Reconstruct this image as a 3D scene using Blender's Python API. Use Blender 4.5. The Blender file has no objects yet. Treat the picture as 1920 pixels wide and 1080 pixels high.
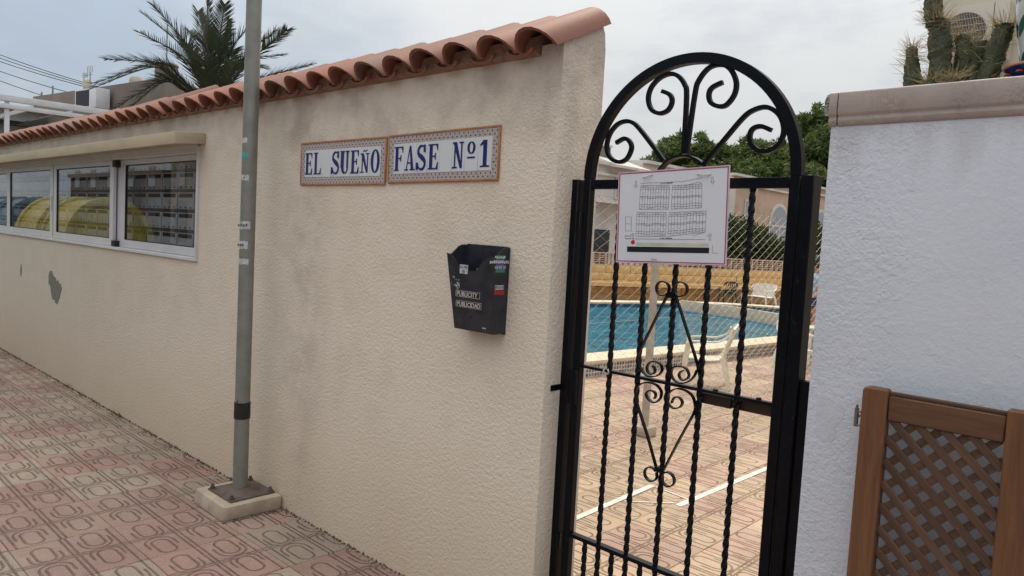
import bpy, bmesh, math, random
import numpy as np
from math import sin, cos, pi, radians as R
from mathutils import Vector, Matrix
random.seed(7); rng = np.random.default_rng(7)
S = bpy.context.scene; COL = S.collection
V = Vector
# ------------------------------------------------------------------ camera
CAM = V((0, 0, 1.7))
fw = V((-0.68300852, 0.72702678, -0.07022411)); rt = V((0.72512766, 0.6864698, 0.05430549)); up = V((-0.08768828, 0.01383033, 0.99605195))
cd = bpy.data.cameras.new('camera'); co = bpy.data.objects.new('camera', cd); COL.objects.link(co)
m3 = Matrix((rt, up, -fw)).transposed(); co.matrix_world = Matrix.Translation(CAM) @ m3.to_4x4()
cd.sensor_width = 36; cd.lens = 1387 / 1920 * 36; cd.clip_end = 2000; cd.clip_start = .05
S.camera = co
# ------------------------------------------------------------------ light
CLOUD = .73
SUN_EL, SUN_AZ = 52, 28          # azimuth measured from +Y towards -X
W = bpy.data.worlds.new('World'); S.world = W; W.use_nodes = True
nt = W.node_tree; nt.nodes.clear(); N = nt.nodes.new; L = nt.links.new
out = N('ShaderNodeOutputWorld'); bg = N('ShaderNodeBackground'); bg2 = N('ShaderNodeBackground'); mx = N('ShaderNodeMixShader')
sky = N('ShaderNodeTexSky'); sky.sky_type = 'NISHITA'; sky.sun_disc = False; sky.sun_elevation = R(SUN_EL); sky.sun_rotation = R(-SUN_AZ)
sky.air_density = 1.0; sky.dust_density = 2.0; L(sky.outputs[0], bg.inputs[0]); bg.inputs[1].default_value = .085
tc = N('ShaderNodeTexCoord'); mp = N('ShaderNodeMapping'); mp.inputs['Scale'].default_value = (1, 1, 2.4); L(tc.outputs['Generated'], mp.inputs[0])
def wm(op, *a, clamp=False):
    n = N('ShaderNodeMath'); n.operation = op; n.use_clamp = clamp
    for i, q in enumerate(a):
        if isinstance(q, (int, float)): n.inputs[i].default_value = q
        else: L(q, n.inputs[i])
    return n.outputs[0]
def wnoise(sc, det, ro=.55):
    n = N('ShaderNodeTexNoise'); n.inputs['Scale'].default_value = sc; n.inputs['Detail'].default_value = det; n.inputs['Roughness'].default_value = ro; L(mp.outputs[0], n.inputs[0]); return n.outputs[0]
sx = N('ShaderNodeSeparateXYZ'); L(tc.outputs['Generated'], sx.inputs[0])
dt = N('ShaderNodeVectorMath'); dt.operation = 'DOT_PRODUCT'; L(tc.outputs['Generated'], dt.inputs[0]); e0 = R(22); dt.inputs[1].default_value = (-sin(R(SUN_AZ)) * cos(e0), cos(R(SUN_AZ)) * cos(e0), sin(e0))
n1, n2 = wnoise(1.6, 6), wnoise(5.0, 9, .6)
glow = wm('DIVIDE', wm('SUBTRACT', wm('ADD', dt.outputs['Value'], wm('MULTIPLY', wm('SUBTRACT', n1, .5), .55)), .76), .20, clamp=True)   # cloud thins and whitens round the veiled sun
def rgbmix(f, a, b):
    n = N('ShaderNodeMix'); n.data_type = 'RGBA'; L(f, n.inputs[0])
    for i, q in ((6, a), (7, b)):
        if isinstance(q, tuple): n.inputs[i].default_value = q + (1,)
        else: L(q, n.inputs[i])
    return n.outputs[2]
c0 = rgbmix(glow, (.52, .61, .72), (.80, .81, .80)); wisp = wm('DIVIDE', wm('SUBTRACT', n2, .47), .22, clamp=True); c1 = rgbmix(wm('MULTIPLY', wisp, .65), c0, (.86, .86, .85)); drk = wm('DIVIDE', wm('SUBTRACT', .47, n2), .16, clamp=True)
c1 = rgbmix(wm('MULTIPLY', drk, .40), c1, (.50, .54, .60))
c1 = rgbmix(wm('DIVIDE', wm('SUBTRACT', sx.outputs[2], .30), .45, clamp=True), c1, (.78, .755, .71)); L(c1, bg2.inputs[0]); zz = wm('MAXIMUM', sx.outputs[2], 0); L(wm('MULTIPLY', wm('ADD', wm('ADD', 1.0, wm('MULTIPLY', zz, .5)), wm('MULTIPLY', wm('MULTIPLY', zz, zz), 3.0)), CLOUD), bg2.inputs[1])     # overcast sky: the zenith is brighter than the horizon
mx.inputs[0].default_value = .86
L(bg.outputs[0], mx.inputs[1]); L(bg2.outputs[0], mx.inputs[2]); L(mx.outputs[0], out.inputs[0])
sd = bpy.data.lights.new('sun', 'SUN'); so = bpy.data.objects.new('sun', sd); COL.objects.link(so)
sd.energy = 1.5; sd.angle = R(10); sd.color = (1, .87, .70)
sdir = V((-sin(R(SUN_AZ)) * cos(R(SUN_EL)), cos(R(SUN_AZ)) * cos(R(SUN_EL)), sin(R(SUN_EL))))
so.rotation_euler = sdir.to_track_quat('Z', 'Y').to_euler(); so.location = (0, 0, 20)
S.view_settings.view_transform = 'Standard'; S.view_settings.look = 'None'; S.view_settings.exposure = .10; S.view_settings.gamma = 1

# ------------------------------------------------------------------ materials
class X:                                            # tiny expression wrapper round math nodes
    t = None
    def __init__(s, v): s.v = v
    @staticmethod
    def op(o, *a, clamp=False):
        n = X.t.nodes.new('ShaderNodeMath'); n.operation = o; n.use_clamp = clamp
        for i, q in enumerate(a):
            q = q.v if isinstance(q, X) else q
            if isinstance(q, (int, float)): n.inputs[i].default_value = q
            else: X.t.links.new(q, n.inputs[i])
        return X(n.outputs[0])
    def __add__(s, o): return X.op('ADD', s, o)
    def __sub__(s, o): return X.op('SUBTRACT', s, o)
    def __mul__(s, o): return X.op('MULTIPLY', s, o)
    def __truediv__(s, o): return X.op('DIVIDE', s, o)
def xabs(a): return X.op('ABSOLUTE', a)
def xmin(a, b): return X.op('MINIMUM', a, b)
def xmax(a, b): return X.op('MAXIMUM', a, b)
def ramp(a, lo, hi): return X.op('DIVIDE', a - lo, hi - lo, clamp=True)

class Mat:
    def __init__(s, name, rough=.6, metal=0, spec=.4):
        s.m = bpy.data.materials.new(name); s.m.use_nodes = True; s.t = s.m.node_tree; X.t = s.t
        s.b = s.t.nodes['Principled BSDF']; s.b.inputs['Roughness'].default_value = rough; s.b.inputs['Metallic'].default_value = metal
        s.b.inputs['Specular IOR Level'].default_value = spec
        s.tc = s.t.nodes.new('ShaderNodeTexCoord'); s.co = s.tc.outputs['Object']; s.h = None
    def world(s):
        g = s.t.nodes.new('ShaderNodeNewGeometry'); s.co = g.outputs['Position']; return s
    def xyz(s):
        n = s.t.nodes.new('ShaderNodeSeparateXYZ'); s.t.links.new(s.co, n.inputs[0]); return [X(n.outputs[i]) for i in range(3)]
    def noise(s, sc, det=4, rough=.5, stretch=None, dist=0):
        n = s.t.nodes.new('ShaderNodeTexNoise'); n.inputs['Scale'].default_value = sc; n.inputs['Detail'].default_value = det; n.inputs['Roughness'].default_value = rough
        n.inputs['Distortion'].default_value = dist
        c = s.co
        if stretch:
            q = s.t.nodes.new('ShaderNodeMapping'); q.inputs['Scale'].default_value = stretch; s.t.links.new(c, q.inputs[0]); c = q.outputs[0]
        s.t.links.new(c, n.inputs[0]); return X(n.outputs[0])
    def voro(s, sc, feat='F1'):
        n = s.t.nodes.new('ShaderNodeTexVoronoi'); n.inputs['Scale'].default_value = sc; n.feature = feat; s.t.links.new(s.co, n.inputs[0]); return n
    def wave(s, sc, axis='X', dist=2, det=2):
        n = s.t.nodes.new('ShaderNodeTexWave'); n.inputs['Scale'].default_value = sc; n.bands_direction = axis; n.inputs['Distortion'].default_value = dist; n.inputs['Detail'].default_value = det
        s.t.links.new(s.co, n.inputs[0]); return X(n.outputs['Fac'])
    def mixc(s, f, a, b, mode='MIX'):
        n = s.t.nodes.new('ShaderNodeMix'); n.data_type = 'RGBA'; n.blend_type = mode
        for i, q in ((0, f), (6, a), (7, b)):
            q = q.v if isinstance(q, X) else q
            if isinstance(q, (int, float)): n.inputs[i].default_value = q
            elif isinstance(q, tuple): n.inputs[i].default_value = q[:3] + (1,)
            else: s.t.links.new(q, n.inputs[i])
        return n.outputs[2]
    def rnd(s):
        n = s.t.nodes.new('ShaderNodeObjectInfo'); return X(n.outputs['Random'])
    def color(s, c):
        if isinstance(c, tuple): s.b.inputs['Base Color'].default_value = c[:3] + (1,)
        else: s.t.links.new(c, s.b.inputs['Base Color'])
        return s
    def bump(s, h, strength=.5, dist=.01):
        n = s.t.nodes.new('ShaderNodeBump'); n.inputs['Strength'].default_value = strength; n.inputs['Distance'].default_value = dist
        s.t.links.new(h.v, n.inputs['Height']); s.t.links.new(n.outputs[0], s.b.inputs['Normal']); return s

def simple(name, a, b=None, sc=6, rough=.6, metal=0, spec=.4, bump=0, bsc=60, dist=.004, stretch=None, lo=.35, hi=.65):
    m = Mat(name, rough, metal, spec)
    b = b or tuple(x * .72 for x in a)
    m.color(m.mixc(ramp(m.noise(sc, 6, .6, stretch), lo, hi), a, b))
    if bump: m.bump(m.noise(bsc, 4, .6, stretch), bump, dist)
    return m.m

def stucco_mat():
    m = Mat('beige_stucco', .9, 0, .15).world(); x, y, z = m.xyz()
    big = m.noise(.9, 5, .6); mid = m.noise(5, 6, .6); strk = m.noise(4, 5, .6, (2.2, 2.2, .25))
    c = m.mixc(ramp(big, .35, .7), (.73, .665, .575), (.675, .61, .525))
    c = m.mixc(ramp(mid, .45, .8) * .5, c, (.58, .50, .40))
    c = m.mixc(ramp(z + (mid - .5) * .9, .75, 0) * .6, c, (.56, .44, .30))                # damp ochre foot
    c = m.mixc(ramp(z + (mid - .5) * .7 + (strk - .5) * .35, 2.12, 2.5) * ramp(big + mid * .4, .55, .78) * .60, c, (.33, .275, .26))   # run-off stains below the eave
    c = m.mixc(ramp(strk, .60, .85) * ramp(z, .9, 2.3) * .22, c, (.37, .33, .30))
    c = m.mixc(ramp(xabs(x + 3.72 + (mid - .5) * .25), .28, .02) * ramp(mid, .3, .6) * .4, c, (.36, .31, .27))    # grime beside the pole
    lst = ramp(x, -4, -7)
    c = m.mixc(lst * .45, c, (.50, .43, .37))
    m.color(c)
    f = m.noise(150, 2, .5); g = m.noise(62, 3, .5)
    m.bump(f * .6 + g * .9, .85, .0075); return m.m
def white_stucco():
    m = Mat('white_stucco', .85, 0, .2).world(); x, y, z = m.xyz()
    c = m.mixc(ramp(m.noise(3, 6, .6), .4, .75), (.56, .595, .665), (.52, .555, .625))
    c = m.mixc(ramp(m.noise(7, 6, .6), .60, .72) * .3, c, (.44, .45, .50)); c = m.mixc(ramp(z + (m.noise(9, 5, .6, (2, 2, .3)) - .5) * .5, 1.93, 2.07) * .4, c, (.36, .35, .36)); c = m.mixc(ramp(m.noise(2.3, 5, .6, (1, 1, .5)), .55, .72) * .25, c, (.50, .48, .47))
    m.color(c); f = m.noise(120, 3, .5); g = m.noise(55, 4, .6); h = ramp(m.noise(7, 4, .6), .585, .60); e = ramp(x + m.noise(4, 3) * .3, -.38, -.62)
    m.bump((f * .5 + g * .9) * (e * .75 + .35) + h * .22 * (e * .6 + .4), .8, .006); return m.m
def paver_mat(name, ca, cb, sheet=None, groove=(.13, .095, .085)):
    m = Mat(name, .72, 0, .35)
    if sheet: m.world()
    x, y, z = m.xyz()
    if sheet:
        px, py, ox, oy = sheet
        fx = X.op('FLOORED_MODULO', x - ox, px); fy = X.op('FLOORED_MODULO', y - oy, py)
        u = fx - px / 2; v = fy - py / 2
        edge = xmin(px / 2 - 0 if False else X.op('SUBTRACT', px / 2, xabs(u)), X.op('SUBTRACT', py / 2, xabs(v)))
        ix = X.op('FLOOR', (x - ox) / px); iy = X.op('FLOOR', (y - oy) / py)
        chk = X.op('FLOORED_MODULO', ix + iy, 2.0)
        r = X.op('FRACT', X.op('SINE', ix * 12.98 + iy * 78.23) * 43758.5)
    else:
        u, v, r = x, y, m.rnd(); edge = None; chk = None; m.world()
    lines = xabs(u + .012); lines = xmin(lines, xabs(u - .012))
    lines = xmin(lines, xmin(xabs(v - .006), xmin(xabs(v + .018), xabs(v - .205))))
    sg = X.op('SIGN', v + .005) * .022; qu = xabs(u + sg) - .128; qv = xabs(v + .005) - .118                       # four ovals, each with a second outline
    def stad(hl, rad):
        du = xmax(xabs(qu) - hl - .015, 0); return xabs(X.op('SQRT', du * du + qv * qv) - rad)
    st = xmin(stad(.035, .042), stad(.040, .070) + ramp(qu, .0, .03) * .012)
    g = xmin(lines, st)
    if edge is not None: g = xmin(g, edge * .8)
    gr = ramp(g + (m.noise(35, 2) - .5) * .003, .0060, .0018)                                              # 1 in the groove
    c = m.mixc(ramp(m.noise(3.5, 5, .6), .3, .7), ca[0], ca[1])
    if sheet:
        c2_ = m.mixc(ramp(m.noise(3.5, 5, .6), .3, .7), cb[0], cb[1]); c = m.mixc(chk * .85, c, c2_)
    c = m.mixc(r * .75, c, tuple(q * .66 for q in ca[1])); c = m.mixc(ramp(m.noise(1.1, 5, .6), .45, .75) * .45, c, (.42, .36, .29)); c = m.mixc(ramp(m.noise(1.9, 6, .65), .52, .75) * .5, c, (.15, .115, .095))
    c = m.mixc(ramp(m.noise(170, 2, .7), .48, .66) * .5, c, (.52, .45, .39))
    c = m.mixc(ramp(m.noise(160, 2, .7), .56, .7) * .45, c, (.14, .10, .09))
    c = m.mixc(ramp(m.noise(9, 6, .65), .5, .75) * .4, c, tuple(q * .6 for q in ca[0]))
    c = m.mixc(ramp(xabs(g - .0085), .0032, .0008) * ramp(m.noise(17, 3), .35, .6) * .38, c, tuple(min(.8, q * 1.55) for q in ca[0]))  # pale highlight painted along the groove edges
    c = m.mixc(gr * (ramp(m.noise(14, 3), .3, .6) * .55 + .24), c, groove)
    m.color(c); m.bump(ramp(g, .0095, .001) * -1.0 + m.noise(130, 3, .6) * .16 + m.noise(12, 3) * .25, 1.0, .010); return m.m
def wood_mat(name, a, b, axis='Z'):
    m = Mat(name, .55, 0, .4)
    st = {'Z': (14, 14, .9), 'X': (.9, 14, 14)}[axis]
    w = m.noise(5, 6, .6, st, .6); k = m.noise(2.2, 3, .5)
    c = m.mixc(ramp(w, .36, .66), a, b); c = m.mixc(ramp(k, .5, .75) * .5, c, tuple(q * .45 for q in a)); c = m.mixc(m.rnd() * .6, c, tuple(q * .55 for q in b))
    m.color(c); m.bump(w, .35, .003); return m.m
def tile_mat():
    m = Mat('terracotta', .62, 0, .35); r = m.rnd()
    c = m.mixc(r, (.275, .108, .074), (.18, .080, .060)); c = m.mixc(ramp(r * 7.13 - X.op('FLOOR', r * 7.13), .78, .95) * .7, c, (.21, .145, .115))
    c = m.mixc(ramp(m.noise(9, 6, .65), .45, .75) * .55, c, (.15, .10, .08)); c = m.mixc(ramp(m.noise(40, 3), .62, .75) * .5, c, (.30, .24, .19))
    m.color(c); m.bump(m.noise(90, 3, .6), .3, .002); return m.m
def azulejo_mat():
    m = Mat('azulejo_border', .15, 0, .6).world(); x, y, z = m.xyz(); s = .030
    def cell(ox, oz, sx, sz):
        a = X.op('FLOORED_MODULO', x + ox, sx) - sx / 2; b = X.op('FLOORED_MODULO', z + oz, sz) - sz / 2
        return X.op('SQRT', a * a + b * b)
    d = xmin(cell(0, 0, s, s), cell(s / 2, s / 2, s, s) + .002)
    c = m.mixc(ramp(d, .0118, .0128), (.66, .66, .64), (.015, .025, .12))
    c = m.mixc(ramp(xabs(d - .0108), .0016, .0008), c, (.42, .31, .17))
    c = m.mixc(ramp(xabs(d - .0062), .0018, .0008), c, (.06, .08, .28))
    c = m.mixc(ramp(d, .0030, .0020), c, (.30, .22, .16))
    m.color(c); return m.m
def mosaic_mat():
    m = Mat('pool_mosaic', .35, 0, .5).world(); x, y, z = m.xyz(); s = .052
    iy = X.op('FLOOR', y / s); iz = X.op('FLOOR', z / s); r = X.op('FRACT', X.op('SINE', iy * 12.9 + iz * 78.2) * 43758.5)
    fy = xabs(X.op('FLOORED_MODULO', y, s) - s / 2); fz = xabs(X.op('FLOORED_MODULO', z, s) - s / 2)
    c = m.mixc(r, (.05, .05, .08), (.24, .18, .16)); c = m.mixc(ramp(xmax(fy, fz), s / 2 - .011, s / 2 - .006), c, (.55, .52, .47))
    m.color(c); return m.m
def water_mat():
    m = Mat('pool_water', .05, 0, .5).world(); m.b.inputs['IOR'].default_value = 1.33
    c = m.mixc(ramp(m.noise(3.0, 4, .6, (1, .6, 1)), .4, .62), (.010, .15, .24), (.03, .28, .39))
    m.color(c)
    h = m.noise(3.2, 4, .6, (1, 1.3, 1), .4) + m.noise(11, 3, .6) * .25
    m.bump(h, 1.0, .45); return m.m
def glass_mat():
    m = Mat('window_glass', 0); t = m.t; L_ = t.links.new
    tr = t.nodes.new('ShaderNodeBsdfTransparent'); tr.inputs[0].default_value = (.88, .90, .91, 1)
    gl = t.nodes.new('ShaderNodeBsdfGlossy'); gl.inputs['Roughness'].default_value = .0; gl.inputs[0].default_value = (.95, .95, .95, 1)
    fr = t.nodes.new('ShaderNodeFresnel'); gm = t.nodes.new('ShaderNodeNewGeometry'); X.t = t; L_(X.op('POWER', 1.29, X(gm.outputs['Backfacing']) * -2.0 + 1.0).v, fr.inputs[0])      # same reflectance on both faces of the pane
    mxs = t.nodes.new('ShaderNodeMixShader'); L_(fr.outputs[0], mxs.inputs[0]); L_(tr.outputs[0], mxs.inputs[1]); L_(gl.outputs[0], mxs.inputs[2]); L_(mxs.outputs[0], t.nodes['Material Output'].inputs[0])
    return m.m
def leaf_mat(name, a, b, trans=.3):
    m = Mat(name, .6, 0, .3); g = m.t.nodes.new('ShaderNodeNewGeometry')
    c = m.mixc(X(g.outputs['Random Per Island']), a, b); m.color(c)
    td = m.t.nodes.new('ShaderNodeBsdfTranslucent'); m.t.links.new(c, td.inputs[0]); ms = m.t.nodes.new('ShaderNodeMixShader'); ms.inputs[0].default_value = trans
    o = m.t.nodes['Material Output']; m.t.links.new(m.b.outputs[0], ms.inputs[1]); m.t.links.new(td.outputs[0], ms.inputs[2]); m.t.links.new(ms.outputs[0], o.inputs[0])
    return m.m
def marble_mat():
    m = Mat('coping_marble', .45, 0, .45); v = m.noise(24, 9, .75, None, .9); c = m.mixc(ramp(m.noise(6, 6, .6), .35, .65), (.40, .345, .32), (.33, .285, .27))
    c = m.mixc(ramp(xabs(v - .5), .03, .0) * ramp(m.noise(11, 3), .45, .65) * .6, c, (.16, .12, .105)); c = m.mixc(ramp(m.noise(30, 4, .6), .6, .75) * .5, c, (.50, .44, .40)); m.color(c); m.bump(v, .25, .003); return m.m
def black_iron():
    m = Mat('black_iron', .36, 0, .16); n = m.noise(25, 5, .6); c = m.mixc(ramp(n, .5, .75), (.002, .003, .006), (.006, .0065, .009)); c = m.mixc(ramp(m.noise(60, 3), .70, .76) * .5, c, (.06, .04, .03))
    m.color(c); m.bump(m.noise(45, 4), .25, .002); return m.m
def sign_rings(): pass

M = dict(
    stucco=stucco_mat(), white=white_stucco(), terra=tile_mat(), azul=azulejo_mat(), mosaic=mosaic_mat(), water=water_mat(), glass=glass_mat(), marble=marble_mat(), iron=black_iron(),
    pink=paver_mat('paver_pink', ((.36, .215, .185), (.29, .17, .145)), None),
    grey=paver_mat('paver_grey', ((.365, .285, .23), (.31, .24, .195)), None),
    dpink=paver_mat('deck_paver_pink', ((.53, .345, .255), (.46, .295, .22)), None, groove=(.15, .085, .06)),
    dbeige=paver_mat('deck_paver_beige', ((.57, .42, .28), (.50, .36, .24)), None, groove=(.17, .10, .07)),
    pave_sheet=paver_mat('pavement_far', ((.36, .215, .185), (.29, .17, .145)), ((.365, .285, .23), (.31, .24, .195)), (.51, .48, -3.71, 1.42)),
    deck_sheet=paver_mat('deck_far', ((.53, .345, .255), (.46, .295, .22)), ((.57, .42, .28), (.50, .36, .24)), (.51, .50, -1.93, 3.75), groove=(.15, .085, .06)),
    ground=simple('earth', (.22, .18, .13), rough=.95, bump=.5), asphalt=simple('asphalt', (.06, .06, .06), (.045, .045, .045), 8, .9, bump=.5, bsc=200),
    concrete=simple('concrete', (.50, .42, .33), (.36, .30, .24), 9, .9, bump=.5, bsc=50), concrete2=simple('canopy_concrete', (.50, .42, .30), (.40, .34, .26), 5, .9, bump=.4, bsc=40, stretch=(.6, 1, 2)),
    mortar=simple('mortar', (.30, .20, .15), (.20, .12, .09), 20, .95, bump=.8, bsc=60, dist=.01),
    galv=simple('galvanised_steel', (.25, .26, .24), (.20, .208, .19), 12, .5, .35, .5, bump=.12, bsc=60), rust=simple('rusty_plate', (.15, .115, .10), (.09, .07, .065), 14, .75, .2, bump=.4),
    alu=simple('white_aluminium', (.62, .63, .66), (.55, .56, .60), 4, .35, 0, .5), rubber=simple('black_rubber', (.012,) * 3, (.02,) * 3, 20, .6), dark=simple('dark_interior', (.03, .03, .035), rough=.9),
    mbox=simple('mailbox_steel', (.50, .49, .51), (.40, .395, .41), 5, .5, 0), slot=simple('mailbox_slot', (.01,) * 3, rough=.8), shelf=simple('brown_shelf', (.06, .045, .04), rough=.7), yellow=simple('yellow_label', (.60, .45, .12)),
    plastic=simple('black_plastic', (.012, .015, .023), (.030, .033, .043), 14, .36, 0, .40, bump=.1), paper=simple('white_sticker', (.60, .62, .66), (.34, .36, .40), 60, .6), green=simple('green_sticker', (.03, .25, .10)), purple=simple('purple_ink', (.10, .08, .28)), red=simple('red_sticker', (.40, .03, .04)), teal=simple('teal_sticker', (.10, .40, .42)),
    glaze=simple('glazed_white', (.66, .70, .74), (.60, .64, .69), 3, .12, 0, .6), navy=simple('navy_glaze', (.012, .022, .13), (.02, .03, .17), 20, .15, 0, .6), terra2=simple('terracotta_frame', (.42, .21, .10), (.30, .15, .08), 20, .7),
    board=simple('sign_board', (.66, .69, .76), (.63, .66, .73), 3, .3, 0, .4), pinkl=simple('pink_edge', (.70, .48, .58)), mauve=simple('mauve_line', (.34, .07, .15)), ink=simple('grey_ink', (.13, .13, .16)), bar=simple('black_bar', (.006, .007, .012)), cream=simple('cream_bar', (.62, .61, .52)), dot=simple('red_dot', (.55, .03, .05)), tie=simple('nylon_tie', (.62, .62, .60)),
    woodz=wood_mat('brown_wood_upright', (.185, .082, .036), (.11, .05, .025), 'Z'), woodx=wood_mat('brown_wood_cross', (.14, .065, .034), (.085, .042, .024), 'X'), slat=wood_mat('brown_slat', (.145, .08, .05), (.075, .042, .028), 'X'), beam=simple('brown_beam', (.035, .018, .013), (.02, .012, .01), 10, .5),
    brass=simple('dull_metal', (.22, .20, .18), rough=.5, metal=.6), cactus=simple('cactus_skin', (.080, .088, .045), (.040, .046, .026), 22, .6, bump=1.0, bsc=45, dist=.012), spine=simple('cactus_spine', (.50, .42, .22), (.33, .25, .13), 30, .6), soil=simple('planter_soil', (.10, .07, .05), rough=.95, bump=.6),
    cop=simple('pool_coping', (.66, .56, .42), (.58, .48, .36), 6, .75, bump=.2), poolin=simple('pool_tiles', (.04, .11, .22), (.08, .18, .30), 25, .3), ywall=simple('ochre_block', (.66, .45, .21), (.56, .37, .17), 9, .9, bump=.7, bsc=25, dist=.02), breeze=simple('breeze_block', (.55, .42, .34), (.47, .35, .28), 9, .9),
    wire=simple('galvanised_wire', (.38, .35, .29), rough=.5, metal=.4), chair=simple('white_resin', (.72, .66, .52), (.66, .60, .47), 3, .4), chairw=simple('white_plastic', (.78, .77, .74), (.70, .69, .66), 3, .4), dgreen=simple('dark_green_plastic', (.02, .035, .03), rough=.5),
    hwhite=simple('house_white', (.60, .57, .52), (.50, .47, .43), 2, .9, bump=.2), hbeige=simple('house_beige', (.50, .38, .28), (.42, .31, .235), 2, .9, bump=.2), hgrey=simple('house_taupe', (.21, .175, .155), (.17, .14, .125), 1.5, .9, bump=.2), hpale=simple('house_pale', (.60, .58, .55), (.50, .48, .46), 2, .9), cream2=simple('cream_render', (.60, .56, .45), (.54, .50, .40), 2, .9, bump=.5, bsc=60),
    hshade=simple('house_shaded', (.07, .058, .05), (.05, .042, .037), 4, .9),  # shade put into the colour of house fronts mirrored in the window
    shutter=simple('blue_grey_shutter', (.30, .34, .38), (.24, .28, .32), 4, .6, stretch=(1, 1, 6)), darkglass=simple('dark_glass', (.02, .025, .03), rough=.1), acw=simple('ac_casing', (.56, .53, .46), (.50, .47, .41), 3, .5), acd=simple('ac_dark', (.02, .015, .03), rough=.6), 
    bark=simple('bark', (.09, .065, .045), (.05, .035, .025), 12, .95, bump=.9, bsc=20, dist=.03), skin=simple('skin', (.48, .25, .18), (.42, .21, .15), 6, .55), hair=simple('dark_hair', (.03, .02, .015)), cloth=simple('pale_blue_cloth', (.35, .45, .55)),
    pine=leaf_mat('pine_needles', (.05, .08, .022), (.13, .17, .05)), bush=leaf_mat('bush_leaves', (.025, .05, .02), (.06, .09, .03)), palm=leaf_mat('palm_leaflets', (.032, .044, .026), (.06, .072, .042), .2), weed=leaf_mat('weeds', (.10, .11, .04), (.20, .17, .07)), dirt=simple('crack_dirt', (.06, .045, .03), (.10, .08, .055), 30, .95),
    cyel=simple('yellow_shell', (.48, .40, .07), (.42, .34, .06), 2, .3), cblue=simple('blue_shell', (.06, .12, .19), (.05, .10, .16), 2, .3), cgrey=simple('grey_shell', (.25, .26, .27), (.2, .2, .21), 2, .3), cgreen=simple('green_shell', (.02, .16, .12), rough=.3), white_paint=simple('white_paint', (.72, .68, .62), (.55, .47, .40), 22, .7, lo=.45, hi=.75),
    vasew=simple('vase_white', (.62, .65, .66), rough=.2), vaseg=simple('vase_green', (.02, .12, .07), rough=.2), vaseb=simple('bowl_blue', (.01, .05, .18), rough=.15), rim=simple('bowl_rim', (.50, .20, .13), rough=.3), tank=simple('fibre_tank', (.50, .45, .38), rough=.7))

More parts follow.
